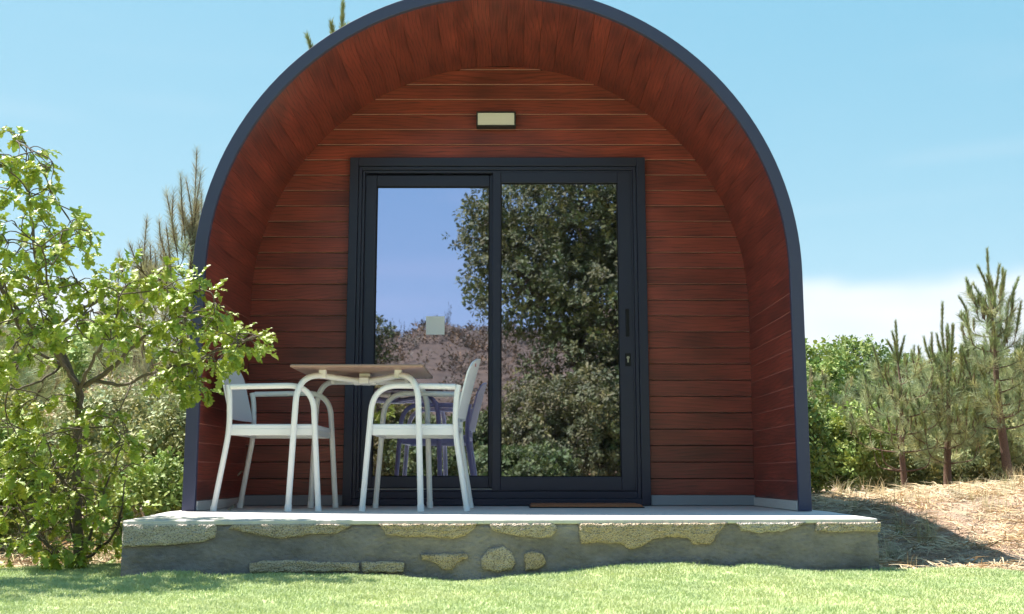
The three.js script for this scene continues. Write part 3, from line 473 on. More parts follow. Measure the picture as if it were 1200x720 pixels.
// ---------------------------------------------------------------- young oak beside the terrace
{
  const t = thing('young_oak', 'young oak with bright lobed leaves reaching over the terrace corner', 'tree', [-1.87, 0, 0.65]);
  const P0 = V(-1.87, 0, 0.65), L = a => a.map(p => V(...p).sub(P0));
  const r = rng(81);
  const limbs = [
    { n: 'trunk', p: [[-1.86, -0.06, 0.65], [-1.87, 0.09, 0.65], [-1.89, 0.39, 0.65], [-1.91, 0.62, 0.63], [-1.92, 0.8, 0.62]], r0: 0.024, r1: 0.018 },
    { p: [[-1.92, 0.8, 0.62], [-1.98, 0.89, 0.61], [-2.04, 1.02, 0.59], [-2.12, 1.23, 0.57], [-2.19, 1.43, 0.55], [-2.23, 1.64, 0.55], [-2.27, 1.9, 0.55]], r0: 0.017, r1: 0.004 },
    { p: [[-1.92, 0.8, 0.62], [-1.83, 0.83, 0.68], [-1.7, 0.9, 0.76], [-1.58, 0.99, 0.85], [-1.4, 1.07, 0.96], [-1.18, 1.06, 1.11]], r0: 0.015, r1: 0.0035 },
    { p: [[-1.83, 0.83, 0.68], [-1.66, 0.8, 0.79], [-1.53, 0.83, 0.91], [-1.28, 0.87, 1.09], [-1.08, 0.93, 1.21], [-0.94, 0.96, 1.26]], r0: 0.009, r1: 0.003 },
    { p: [[-2.0, 0.92, 0.6], [-2.08, 0.81, 0.72], [-2.2, 0.78, 0.79], [-2.3, 0.84, 0.83]], r0: 0.007, r1: 0.0025 },
    { p: [[-2.06, 1.08, 0.58], [-1.94, 1.15, 0.65], [-1.8, 1.2, 0.72], [-1.62, 1.27, 0.79], [-1.48, 1.26, 0.87]], r0: 0.009, r1: 0.003 },
    { p: [[-2.14, 1.29, 0.57], [-2.28, 1.36, 0.53], [-2.47, 1.45, 0.49]], r0: 0.007, r1: 0.003 },
    { p: [[-2.2, 1.46, 0.55], [-2.06, 1.49, 0.61], [-1.92, 1.54, 0.65]], r0: 0.006, r1: 0.0025 },
    { p: [[-1.92,0.8,0.62],[-1.88,0.9,0.95],[-1.82,1.12,1.25],[-1.81,1.31,1.36]], r0: 0.009, r1: 0.003 },
    { p: [[-1.92,0.8,0.62],[-1.69,0.93,1.02],[-1.47,1.07,1.36]], r0: 0.009, r1: 0.003 },
    { p: [[-1.98,0.89,0.61],[-1.97,0.96,1.09],[-1.94,1.16,1.4]], r0: 0.009, r1: 0.003 },
    { p: [[-1.87, 0.02, 0.65], [-1.93, 0.3, 0.67], [-2.05, 0.6, 0.68]], r0: 0.008, r1: 0.003 },
    { p: [[-1.85, 0.02, 0.67], [-1.77, 0.28, 0.68], [-1.67, 0.54, 0.73]], r0: 0.008, r1: 0.003 },
    { p: [[-1.84, 0.02, 0.67], [-1.67, 0.16, 0.75], [-1.63, 0.38, 0.77]], r0: 0.008, r1: 0.003 },
    { p: [[-1.89, 0.02, 0.66], [-2.03, 0.14, 0.73], [-2.13, 0.32, 0.75]], r0: 0.008, r1: 0.003 },
  ];
  limbs.push({ p: [[-1.98, 0.89, 0.61], [-2.15, 1.2, 0.95], [-2.35, 1.55, 1.3], [-2.5, 1.95, 1.5]], r0: 0.012, r1: 0.003 }, { p: [[-2.1, 1.1, 0.85], [-2.3, 1.25, 1.2], [-2.7, 1.35, 1.5]], r0: 0.008, r1: 0.003 });
  const joints = [];
  for (const l of limbs) {
    const n = 18, pts = curvePts(L(l.p), n).map((p, i) => p.add(V((r() - 0.5) * 0.012, (r() - 0.5) * 0.012, (r() - 0.5) * 0.012).multiplyScalar(i ? 1 : 0)));
    part(l.n ?? 'limb', tube(pts, pts.map((_, i) => lerp(l.r0, l.r1, i / n)), 7), bark, t);
    pts.forEach((p, i) => { if (!l.n || i > 12) joints.push(p); });
  }
  const leaves = [], twigs = [];
  const lg = [oakLeaf(0.9, 1), oakLeaf(0.4, 1.5), oakLeaf(1.4, 0.7)];
  const cluster = (c, count, spreadR, low) => {
    const P = V(...c).sub(P0); let best = joints[0]; for (const j of joints) if (j.distanceToSquared(P) < best.distanceToSquared(P)) best = j;
    const out = P.clone().sub(best); if (out.lengthSq() < 1e-4) out.set(0.02, 0.05, 0.02);
    const knee = best.clone().lerp(P, 0.5).add(V((r() - 0.5) * 0.1, 0.03 - r() * 0.04, (r() - 0.5) * 0.1)), stem = curvePts([best, knee, P], 8), far = P.distanceTo(best);
    twigs.push(tube(stem, stem.map((_, i) => lerp(0.0022 + far * 0.006, 0.002, i / 8)), 5, false)); joints.push(stem[4], stem[6], P);
    for (let k = 0; k < count; k++) {
      const tip = P.clone().add(V((r() - 0.5) * 2, (r() - 0.5) * 1.5, (r() - 0.5) * 2).multiplyScalar(spreadR));
      const from = stem[4 + Math.floor(r() * 4)], mid = from.clone().lerp(tip, 0.5).add(V((r() - 0.5) * 0.03, 0.01 + r() * 0.015, (r() - 0.5) * 0.03));
      const tp = curvePts([from, mid, tip], 5); twigs.push(tube(tp, [0.0028, 0.0026, 0.0023, 0.002, 0.0018, 0.0014], 4, false));
      const d = tip.clone().sub(mid).normalize();
      const nl = 6 + Math.floor(r() * 4);
      for (let m = 0; m < nl; m++) {
        const back = m < nl - 4 ? r() * 0.5 : r() * 0.06, at = tip.clone().lerp(mid, back), a = m * 2.4 + r();
        const side = randDir(r); side.addScaledVector(d, -side.dot(d)).normalize();
        const ld = d.clone().multiplyScalar(0.35 + r() * 0.7).add(side).add(V(0, -0.15 + r() * 0.25, 0)).normalize();
        const hint = V((r() - 0.5) * 1.1, 1, (r() - 0.5) * 1.1);
                leaves.push({ m: basis(at, ld, hint, 0.046 + r() * 0.032), c: tint(r, 0.2, 0.14), p: at, g: Math.floor(r() * 3), low });
      }
    }
  };
  OAK_TOP.forEach((c, i) => cluster(c, i > 76 ? 6 : 4, i > 76 ? 0.12 : 0.085, false));
  for (const c of OAK_LOW) cluster(c, 4, 0.10, true);
  part('twigs', merge(twigs), twigMat, t).userData.kind = 'stuff';
  // the leaves that show largest, on the branch above the terrace, are single meshes
  const order = leaves.map((l, i) => [l.p.x + P0.x > -1.65 && !l.low ? l.p.z + 10 : l.p.z, i]).sort((a, b) => b[0] - a[0]).map(a => a[1]);
  const single = new Set(order.slice(0, 300));
  const mats = [[0.88, 0.93, 0.9], [1, 1, 1], [1.1, 1.04, 0.95], [1.05, 1.1, 1.1]].map(c => { const m = oakLeafMat.clone(); m.color.multiply(rgb(...c)); return m; });
  for (const i of single) { const l = leaves[i], m = part('leaf', lg[l.g], mats[Math.floor(r() * 4)], t); m.matrixAutoUpdate = true; l.m.decompose(m.position, m.quaternion, m.scale); }
  lg.forEach((g, k) => { const it = leaves.filter((l, i) => !single.has(i) && l.g === k); instanced('foliage', g, oakLeafMat, t, it); });
}

// ---------------------------------------------------------------- tree builders
function pine(label, x, z, h, o = {}) {
  const { seed = 1, r0 = 0.045, spread: sp = 0.42, first = 0.16, candle = 0.34, lean = 0.03, whorl = 0.19, shoot = shootMat, dens = 1, group = 'young pines around the cabin', bare = 0, feather = 1, crownShoots = 4, sparse = false } = o;
  const y0 = groundY(x, z) - 0.03, t = thing('pine_tree', label, 'tree', [x, y0, z], group), r = rng(seed * 977 + 5);
  const H = h - y0, la = r() * 6.28, axis = k => V(Math.cos(la) * lean * k * k * H + 0.02 * Math.sin(k * 7 + seed), k * H, Math.sin(la) * lean * k * k * H + 0.02 * Math.cos(k * 6 + seed));
  const body = 1 - candle / H * 1.1;                         // candles stand on top of this
  part('trunk', tube(Array.from({ length: 15 }, (_, i) => axis(i / 14 * body)), Array.from({ length: 15 }, (_, i) => lerp(r0, 0.010, i / 14)), 8), pineBark, t);
  const needles = [[], []], shoots = [];
  const brush = (pts, from, step, s) => {
    let acc = 0; for (let i = 1; i < pts.length; i++) { const seg = pts[i].distanceTo(pts[i - 1]); const q = i / pts.length; acc += seg; if (q < from) continue; while (acc >= step) { acc -= step; const d = pts[i].clone().sub(pts[i - 1]).normalize(); if (r() < dens) needles[r() < 0.5 ? 0 : 1].push({ m: place(pts[i].clone().addScaledVector(d, -acc), d.add(V((r() - 0.5) * 0.25, (r() - 0.5) * 0.25, (r() - 0.5) * 0.25)), s * (0.8 + r() * 0.4), r() * 6.28), c: tint(r, 0.28, 0.15) }); } }
  };
  const candleAt = (p, d, len) => {
    const e = p.clone().addScaledVector(d, len), bend = V((r() - 0.5) * 0.05, 0, (r() - 0.5) * 0.05), pts = curvePts([p, p.clone().lerp(e, 0.5).add(bend), e], 6);
    const n = Math.max(2, Math.round(len / 0.05));
    const c = new THREE.CatmullRomCurve3(pts);
    for (let i = 0; i < n; i++) { const q = i / n, a = c.getPoint(q), dd = c.getTangent(q); shoots.push({ m: place(a, dd, feather * (1.05 - 0.35 * q) * (0.85 + r() * 0.3), r() * 6.28), c: tint(r, 0.2, 0.12) }); }
    return tube(pts, pts.map((_, i) => lerp(sparse ? 0.007 : 0.011, sparse ? 0.004 : 0.006, i / 6)), 5);
  };
  for (let k = first + r() * 0.04; k < body - 0.03; k += whorl / H * (0.8 + r() * 0.4)) {
    const n = 3 + Math.floor(r() * 2.4), a0 = r() * 6.28, f = 1 - k / body;
    for (let b = 0; b < n; b++) {
      const a = a0 + b / n * 6.28 + (r() - 0.5) * 0.5, Lb = sp * H * Math.min(1, 0.22 + f * 0.95) * (0.6 + r() * 0.5) * (k < first + 0.1 ? 0.75 : 1), A = axis(k), out = V(Math.cos(a), 0, Math.sin(a));
      const rise = 0.25 + (1 - f) * 0.6 + r() * 0.2, pts = curvePts([A, A.clone().addScaledVector(out, Lb * 0.45).add(V(0, Lb * 0.10 * rise, 0)), A.clone().addScaledVector(out, Lb * 0.85).add(V(0, Lb * 0.36 * rise, 0)), A.clone().addScaledVector(out, Lb).add(V(0, Lb * (0.42 + 0.35 * rise), 0))], 14);
      const deadBranch = k < bare;
      const geos = [tube(pts, pts.map((_, i) => lerp(0.009 * (0.5 + f), 0.0035, i / 14)), 5)];
      if (!deadBranch) {
        brush(pts, 0.32, 0.062, 1);
        for (let s2 = 0; s2 < 3; s2++) { const i = 6 + s2 * 3, q = pts[i], d = out.clone().applyAxisAngle(Yup, (s2 % 2 ? 1 : -1) * (0.7 + r() * 0.4)).add(V(0, 0.5, 0)).normalize(), L2 = Lb * 0.34 * (0.7 + r() * 0.5), sub = curvePts([q, q.clone().addScaledVector(d, L2 * 0.6), q.clone().addScaledVector(d, L2).add(V(0, L2 * 0.3, 0))], 6); geos.push(tube(sub, 0.0035, 4)); brush(sub, 0.2, 0.066, 0.95); if (r() < 0.5) geos.push(candleAt(sub[6], V((r() - 0.5) * 0.3, 1, (r() - 0.5) * 0.3).normalize(), 0.08 + r() * 0.08)); }
        geos.push(candleAt(pts[14], V(out.x * 0.25, 1, out.z * 0.25).normalize(), candle * (0.25 + 0.35 * (1 - f)) * (0.7 + r() * 0.6)));
      }
      part('branch', merge(geos), pineBark, t);
    }
  }
  const T = axis(body), topG = [candleAt(T, V(0, 1, 0), H - T.y)];
  for (let i = 0; i < crownShoots; i++) { const a = i * 6.283 / crownShoots + r(), w = 0.20 + r() * 0.2, d = V(Math.cos(a) * w, 1, Math.sin(a) * w).normalize(); topG.push(candleAt(T.clone().add(V(0, -0.02 - (i > 3 ? r() * 0.3 : 0), 0)), d, candle * (0.45 + r() * 0.4))); }
  part('leader_shoot', merge(topG), pineBark, t);
  const up = Array.from({ length: 12 }, (_, i) => axis(body * (0.62 + 0.38 * i / 11))); brush(up, 0.1, 0.05, 0.95);
  needles.forEach((it, k) => it.length && instanced('needles', needleBrush[k], needleMat, t, it));
  instanced('shoot_needles', sparse ? featherBrush : shootBrush, shoot, t, shoots);
  return t;
}
function crownPts(blobs, n, r, shell = 0.55) {       // points filling blobs, denser towards their surface, thinned by noise
  const vol = blobs.map(b => b[3] * b[4] * b[5]), tot = vol.reduce((a, b) => a + b), out = [];
  let guard = 0;
  while (out.length < n && guard++ < n * 30) {
    let q = r() * tot, i = 0; while (q > vol[i] && i < vol.length - 1) q -= vol[i++];
    const b = blobs[i], d = randDir(r), k = Math.pow(r(), shell / 1.6);
    const p = V(b[0] + d.x * b[3] * k, b[1] + d.y * b[4] * k, b[2] + d.z * b[5] * k);
    const nn = noise3(p.x * 1.6, p.y * 1.6, p.z * 1.6) + 0.5 * noise3(p.x * 4, p.y * 4, p.z * 4);
    if (nn < -0.32) continue;
    out.push([p, d, b]);
  }
  return out;
}
function broadTree(name, label, category, [x, z], o) {
  const { h = 3, blobs, n = 900, mat = bushMat, trunk = 0.06, seed = 1, s = 1, geo = sprigs, lean = [0, 0], group, barkMat = bark, stems = 1, tintV = 0.28, warm = 0.16 } = o;
  const y0 = groundY(x, z) - 0.03, t = thing(name, label, category, [x, y0, z], group), r = rng(seed * 613 + 9);
  const pts = crownPts(blobs, n, r);
  const cY = blobs.reduce((a, b) => a + b[1], 0) / blobs.length;
  for (let st = 0; st < stems; st++) {
    const a = st / stems * 6.28 + r(), bx = stems > 1 ? Math.cos(a) * 0.12 : 0, bz = stems > 1 ? Math.sin(a) * 0.12 : 0;
    part(stems > 1 ? 'stem' : 'trunk', tube(curvePts([V(bx, 0, bz), V(bx * 2 + lean[0] * 0.4 + (r() - 0.5) * 0.1, cY * 0.45, bz * 2 + lean[1] * 0.4), V(bx * 4 + lean[0], cY, bz * 4 + lean[1])], 8), Array.from({ length: 9 }, (_, i) => lerp(trunk, trunk * 0.4, i / 8)), 8), barkMat, t);
  }
  const hub = k => V(lean[0] * k, cY * k, lean[1] * k);
  for (const b of blobs) {
    const c = V(b[0], b[1], b[2]); const k = clamp(0.45 + r() * 0.4, 0, 0.9), s0 = hub(k);
    const g = [tube(curvePts([s0, s0.clone().lerp(c, 0.5).add(V((r() - 0.5) * 0.2, 0.1, (r() - 0.5) * 0.2)), c], 6), Array.from({ length: 7 }, (_, i) => lerp(trunk * 0.5, trunk * 0.18, i / 6)), 6)];
    for (let q = 0; q < 7; q++) { const d = randDir(r); const e = V(c.x + d.x * b[3] * 0.85, c.y + d.y * b[4] * 0.85, c.z + d.z * b[5] * 0.85); g.push(tube(curvePts([c, c.clone().lerp(e, 0.5).add(randDir(r).multiplyScalar(0.06)), e], 4), Array.from({ length: 5 }, (_, i) => lerp(trunk * 0.18, trunk * 0.05 + 0.001, i / 4)), 4, false)); }
    part('limb', merge(g), barkMat, t);
  }
  const items = geo.map(() => []);
  pts.forEach(([p, d], i) => { const dir = d.clone().multiplyScalar(0.8).add(randDir(r).multiplyScalar(0.7)).add(V(0, 0.35, 0)); items[i % geo.length].push({ m: place(p, dir, s * (0.75 + r() * 0.5), r() * 6.28), c: tint(r, tintV, warm) }); });
  items.forEach((it, k) => instanced('foliage', geo[k], mat, t, it));
  return t;
}
const M = (r, g, b, tr = 0.35) => leafy(rgb(r, g, b), tr, 0.68);
const heathLeaf = M(0.13, 0.10, 0.045, 0.2), mirrorLeaf = M(0.115, 0.14, 0.035), hedgeOlive = M(0.17, 0.18, 0.06), hedgeDeep = M(0.10, 0.14, 0.035), hedgeMid = M(0.13, 0.18, 0.045), hedgeWarm = M(0.20, 0.19, 0.05), leafDeep = M(0.19, 0.27, 0.06), leafMid = M(0.29, 0.37, 0.09), leafOlive = M(0.31, 0.33, 0.13), leafWarm = M(0.34, 0.35, 0.09), leafGrey = M(0.36, 0.38, 0.19, 0.35), leafDry = M(0.46, 0.40, 0.26, 0.3);

// ---------------------------------------------------------------- right: pines on the bank, green trees behind
pine('slim young pine with thin trunk, beside the leafy oak', 4.42, -6.6, 2.13, { seed: 3, r0: 0.042, spread: 0.33, candle: 0.42, first: 0.12, bare: 0.18, dens: 0.55, shoot: shootGreen, lean: 0.05 });
pine('young pine with tall green candles between the two bank pines', 5.02, -6.9, 2.36, { seed: 4, r0: 0.055, spread: 0.30, candle: 0.62, first: 0.16, dens: 0.62, feather: 1.1, shoot: shootGreen });
pine('tallest bank pine with dense dark top and thick trunk', 5.50, -6.5, 2.92, { seed: 8, r0: 0.062, spread: 0.22, candle: 0.5, first: 0.26, dens: 0.68, feather: 1.1, shoot: shootGreen, lean: -0.06, whorl: 0.15 });
pine('low pine with pale candles behind the bank pines', 5.15, -8.6, 2.05, { seed: 6, r0: 0.04, candle: 0.38, spread: 0.5, shoot: shootGreen });
pine('broad pine sapling at the back of the straw bank', 6.25, -8.3, 2.35, { seed: 9, r0: 0.045, candle: 0.40, spread: 0.48, shoot: shootGreen });
pine('bushy pine sapling close to the leafy oak', 3.95, -8.4, 1.75, { seed: 10, r0: 0.04, candle: 0.25, spread: 0.52 });
pine('pine sapling far along the straw bank', 7.2, -7.4, 2.5, { seed: 12, r0: 0.05, candle: 0.4, spread: 0.42 });
broadTree('oak_tree', 'rounded leafy oak right behind the cabin wall', 'tree', [4.1, -9.6], { seed: 2, n: 2600, mat: leafMid, s: 0.8, trunk: 0.07, blobs: [[-0.35, 1.75, 0, 0.55, 0.42, 0.55], [0.25, 1.62, 0.1, 0.55, 0.40, 0.5], [-0.1, 1.25, 0.3, 0.85, 0.5, 0.7], [0.2, 0.7, 0.3, 0.9, 0.55, 0.7], [-0.75, 0.9, 0.2, 0.5, 0.6, 0.5]], group: 'green trees behind the straw bank' });
broadTree('oak_tree', 'dark leafy oak partly hidden by the slim pine', 'tree', [5.4, -10.8], { seed: 5, n: 2600, mat: leafDeep, s: 0.85, trunk: 0.07, blobs: [[-0.2, 1.85, 0, 0.6, 0.45, 0.6], [0.6, 1.5, 0, 0.7, 0.45, 0.6], [0, 1.1, 0.3, 1.0, 0.5, 0.8], [0.2, 0.55, 0.3, 1.1, 0.5, 0.8]], group: 'green trees behind the straw bank' });
broadTree('oak_tree', 'olive green oak behind the tallest bank pine', 'tree', [7.4, -10.6], { seed: 6, n: 2600, mat: leafOlive, s: 0.85, trunk: 0.07, blobs: [[-0.4, 1.7, 0, 0.7, 0.45, 0.6], [0.5, 1.55, 0, 0.8, 0.45, 0.6], [0, 1.0, 0.3, 1.2, 0.55, 0.8], [0.2, 0.5, 0.3, 1.2, 0.5, 0.8]], group: 'green trees behind the straw bank' });
broadTree('shrub', 'dense deep green shrub against the cabin side', 'shrub', [3.05, -6.6], { seed: 11, n: 800, mat: leafDeep, s: 0.9, trunk: 0.025, stems: 3, blobs: [[0, 0.62, 0, 0.5, 0.45, 0.5], [0.2, 0.95, -0.1, 0.4, 0.35, 0.4], [-0.3, 0.4, 0.1, 0.45, 0.35, 0.45]], group: 'shrubs on the straw bank' });
broadTree('shrub', 'mid green shrub at the foot of the slim pine', 'shrub', [3.75, -7.4], { seed: 12, n: 900, mat: leafMid, s: 0.85, trunk: 0.025, stems: 3, blobs: [[0, 0.5, 0, 0.6, 0.4, 0.5], [0.4, 0.75, -0.1, 0.45, 0.35, 0.4], [-0.4, 0.4, 0.1, 0.45, 0.35, 0.45]], group: 'shrubs on the straw bank' });
broadTree('shrub', 'olive shrub between the pine trunks on the bank', 'shrub', [5.3, -8.0], { seed: 13, n: 800, mat: leafOlive, s: 0.85, trunk: 0.025, stems: 3, blobs: [[0, 0.4, 0, 0.7, 0.35, 0.5], [0.5, 0.55, -0.1, 0.5, 0.35, 0.4], [-0.5, 0.35, 0.1, 0.5, 0.3, 0.45]], group: 'shrubs on the straw bank' });
broadTree('shrub', 'pale olive shrub beyond the thick trunked pine', 'shrub', [6.7, -8.6], { seed: 14, n: 800, mat: leafGrey, s: 0.85, trunk: 0.025, stems: 3, blobs: [[0, 0.4, 0, 0.7, 0.4, 0.5], [0.5, 0.55, -0.1, 0.5, 0.4, 0.4], [-0.6, 0.4, 0.1, 0.5, 0.35, 0.45]], group: 'shrubs on the straw bank' });

// ---------------------------------------------------------------- left: pines, scrub and wood behind the oak
pine('tall sparse pine with brown shoots beside the cabin roof', -2.72, -3.6, 3.20, { sparse: true, feather: 1.2, crownShoots: 11, seed: 21, r0: 0.05, spread: 0.20, candle: 0.75, first: 0.3, dens: 0.5, lean: 0.02, whorl: 0.22 });
pine('sparse pine with brown shoots seen over the oak branch', -3.35, -4.2, 2.74, { sparse: true, feather: 1.2, crownShoots: 11, seed: 22, r0: 0.045, spread: 0.22, candle: 0.55, first: 0.25, dens: 0.55, whorl: 0.22 });
pine('pine behind the cabin with tips above the roof', -2.08, -7.2, 6.22, { feather: 1.9, crownShoots: 6, seed: 23, r0: 0.11, spread: 0.16, candle: 0.7, first: 0.35, dens: 0.6, whorl: 0.4, shoot: shootGreen });
pine('pine with reddish trunk in the scrub behind the oak', -3.75, -2.1, 1.62, { seed: 24, r0: 0.05, spread: 0.45, candle: 0.2, first: 0.3 });
pine('grey green pine sapling in the scrub near the cabin', -2.55, -2.6, 1.18, { seed: 25, r0: 0.028, spread: 0.5, candle: 0.16, first: 0.15, dens: 0.7 });
pine('far pine sapling at the edge of the wood', -4.9, -5.2, 1.95, { seed: 26, r0: 0.045, spread: 0.42, candle: 0.25, first: 0.2 });
const scrub = (label, x, z, seed, mat, w, hh, n = 700, geo = [smallSprig], barkMat = dryTwig) => broadTree('shrub', label, 'shrub', [x, z], { seed, n, mat, geo, s: 0.95, trunk: 0.014, stems: 6, barkMat, blobs: [[0, hh * 0.55, 0, w, hh * 0.42, w * 0.8], [w * 0.4, hh * 0.75, 0, w * 0.6, hh * 0.28, w * 0.6], [-w * 0.45, hh * 0.45, 0.1, w * 0.6, hh * 0.35, w * 0.6]], group: 'scrub behind the young oak' });
scrub('pale twiggy broom shrub against the cabin side', -2.15, -1.5, 31, leafGrey, 0.42, 1.05, 700);
scrub('olive broom shrub behind the oak trunk', -2.75, -1.7, 32, leafGrey, 0.5, 1.0, 800);
scrub('greyish dry shrub in the middle of the scrub', -3.0, -2.9, 33, leafDry, 0.6, 1.2, 1000);
scrub('yellow green shrub left of the oak trunk', -3.35, -1.2, 34, leafWarm, 0.5, 0.95, 1100);
scrub('low dark green shrub at the terrace corner', -1.86, -0.35, 35, leafMid, 0.20, 0.55, 220);
scrub('thin olive shrub beside the left cabin wall', -2.0, -0.85, 36, leafOlive, 0.26, 0.85, 420);
scrub('dull green shrub at the lawn corner', -2.85, -0.35, 37, leafMid, 0.4, 0.75, 950);
scrub('brownish dry shrub at the outer lawn edge', -3.3, 0.1, 38, leafDry, 0.4, 0.7, 500);
broadTree('oak_tree', 'green oak at the edge of the left wood', 'tree', [-4.6, -7.4], { seed: 41, n: 1500, mat: leafMid, s: 1.1, trunk: 0.07, blobs: [[-0.3, 1.6, 0, 0.8, 0.45, 0.7], [0.6, 1.35, 0, 0.7, 0.5, 0.6], [0, 0.8, 0.3, 1.2, 0.6, 0.8]], group: 'trees of the left wood' });
broadTree('oak_tree', 'olive oak behind the dry shrubs', 'tree', [-3.2, -8.8], { seed: 42, n: 1400, mat: leafOlive, s: 1.1, trunk: 0.07, blobs: [[-0.3, 1.35, 0, 0.8, 0.45, 0.7], [0.6, 1.2, 0, 0.7, 0.45, 0.6], [0, 0.7, 0.3, 1.2, 0.55, 0.8]], group: 'trees of the left wood' });
broadTree('oak_tree', 'dark oak far back in the left wood', 'tree', [-6.6, -9.5], { seed: 43, n: 1500, mat: leafDeep, s: 1.2, trunk: 0.08, blobs: [[-0.3, 1.9, 0, 1.0, 0.6, 0.8], [0.8, 1.6, 0, 0.9, 0.6, 0.7], [0, 0.9, 0.3, 1.5, 0.7, 0.9]], group: 'trees of the left wood' });
broadTree('oak_tree', 'warm green oak beyond the far pine sapling', 'tree', [-6.0, -5.6], { seed: 44, n: 1400, mat: leafWarm, s: 1.1, trunk: 0.07, blobs: [[-0.3, 1.4, 0, 0.9, 0.5, 0.8], [0.6, 1.2, 0, 0.7, 0.5, 0.6], [0, 0.7, 0.3, 1.2, 0.55, 0.8]], group: 'trees of the left wood' });

// ---------------------------------------------------------------- behind the viewer: what the glass mirrors
broadTree('oak_tree', 'tall leaning oak facing the cabin across the lawn', 'tree', [1.9, 13.2], { seed: 51, n: 9500, mat: mirrorLeaf, s: 1.15, trunk: 0.17, lean: [-0.75, 0.2], tintV: 0.35, warm: 0.2, blobs: [[-0.5, 5.6, 0, 2.2, 1.6, 1.6], [1.3, 5.3, 0.2, 1.9, 1.6, 1.6], [-1.3, 4.2, -0.2, 1.5, 1.2, 1.3], [0.4, 3.6, -0.6, 1.9, 1.2, 1.4], [1.9, 3.4, 0, 1.6, 1.3, 1.4], [-0.4, 2.4, -0.7, 1.3, 0.8, 1.0], [1.4, 2.1, -0.5, 1.2, 0.8, 1.0], [-2.2, 5.1, 0, 0.9, 0.6, 0.8], [0.2, 1.7, -0.9, 1.3, 0.8, 0.9], [2.4, 1.9, -0.6, 1.1, 0.9, 0.9]], group: 'trees across the lawn' });
broadTree('oak_tree', 'smaller green oak across the lawn beside the hill slope', 'tree', [-4.4, 14.8], { seed: 52, n: 3600, mat: mirrorLeaf, s: 1.15, trunk: 0.11, tintV: 0.35, warm: 0.2, blobs: [[0.5, 4.6, 0, 1.1, 0.9, 1.1], [0.5, 3.1, 0, 1.6, 1.0, 1.3], [-0.8, 3.4, 0, 1.3, 1.1, 1.2], [0.4, 2.0, -0.3, 1.7, 1.0, 1.2], [0.9, 1.0, -0.4, 1.2, 0.8, 1.0]], group: 'trees across the lawn' });
for (const [label, x, z, seed, mat, w, hh] of [
  ['broad olive hedge shrub under the leaning oak', 0.9, 11.0, 61, hedgeOlive, 1.1, 2.2], ['dark hedge shrub at the foot of the leaning oak', 2.6, 11.2, 62, hedgeDeep, 1.1, 2.4], ['mid green hedge shrub opposite the recessed door panel', -1.0, 11.3, 63, hedgeMid, 1.0, 1.5],
  ['yellowish hedge shrub below the smaller oak', -2.7, 11.8, 64, hedgeWarm, 1.1, 2.1], ['low green hedge shrub before the leaning oak', 0.2, 10.2, 65, hedgeMid, 0.8, 0.9], ['olive hedge shrub at the far corner of the lawn', 4.4, 11.6, 66, hedgeOlive, 1.2, 1.8]])
  broadTree('shrub', label, 'shrub', [x, z], { seed, n: 2200, mat, s: 0.95, trunk: 0.03, stems: 4, tintV: 0.35, blobs: [[0, hh * 0.5, 0, w, hh * 0.45, w * 0.7], [w * 0.5, hh * 0.7, 0, w * 0.6, hh * 0.32, w * 0.5], [-w * 0.5, hh * 0.6, 0.1, w * 0.6, hh * 0.36, w * 0.5]], group: 'hedge across the lawn' });
{
  const heath = std({ map: texture(512, 512, (u, v) => { const n = tnoise(u, v, 9, 2) * 0.5 + tnoise(u, v, 40, 4) * 0.4 + noise2(u * 200, v * 200) * 0.3; return S3(mix3([0.045, 0.036, 0.018], [0.11, 0.080, 0.042], clamp(0.5 + 0.7 * n, 0, 1))); }, 1 / 18, 1 / 18), roughness: 1 });
  const hillY = (x, z) => { const k = sstep(24, 92, z), ridge = 13.4 + x * 0.19 + 1.6 * noise2(x * 0.05, 3) + 0.8 * noise2(x * 0.2, 7); return -0.6 + k * clamp(ridge, 6, 24) * sstep(150, 95, z) + 0.5 * k * noise2(x * 0.25, z * 0.25); };
  tag(top('hillside', grid(120, 70, (u, v) => { const x = lerp(-110, 110, u), z = lerp(22, 150, v); return [x, hillY(x, z), z, x, z]; }), heath), 'reddish brown heath slope facing the cabin', 'hill', null, 'structure');
  const r = rng(92), it = [[], []];
  for (let i = 0; i < 17000; i++) { const x = lerp(-40, 40, r()), z = lerp(30, 97, r()), y = hillY(x, z); if (noise2(x * 0.12, z * 0.12) < -0.1 && r() < 0.8) continue; const s = 1.4 + r() * 2.4; it[i % 2].push({ m: place(V(x, y - 0.1, z), V((r() - 0.5) * 0.6, 1, (r() - 0.5) * 0.6), V(s, s * (0.8 + r()), s), r() * 6.28), c: tint(r, 0.4, 0.25) }); }
  for (let i = 0; i < 160; i++) { const x = lerp(-40, 40, r()), z = 90 + r() * 5, y = hillY(x, z); for (let k = 0; k < 7; k++) it[k % 2].push({ m: place(V(x + (r() - 0.5) * 0.3, y + k * 0.32, z), V(0, 1, 0), V(2.6 - k * 0.34, 3.6, 2.6 - k * 0.34), r() * 6.28), c: rgb(0.4, 0.45, 0.4) }); }
  it.forEach((a, k) => tag(instanced('hillside_scrub', sprigs[k], heathLeaf, scene, a), k ? 'dark bushes and small pines scattered on the heath slope' : 'olive heather clumps scattered over the heath slope', 'scrub'));
}
{ // far ridge on the horizon
  const ridge = std({ color: rgb(0.05, 0.075, 0.04), roughness: 1 });
  tag(top('far_hills', grid(160, 6, (u, v) => { const a = lerp(-1.25, 1.25, u), R = lerp(1300, 2300, v), k = Math.sin(Math.min(1, v * 1.25) * Math.PI * 0.5); return [Math.sin(a) * R, -12 + k * (205 + 40 * noise2(a * 3.1, 2) + 16 * noise2(a * 11, 5)), -Math.cos(a) * R, a * 100, v * 10]; }), ridge), 'distant wooded hills on the horizon', 'hills', null, 'structure');
}

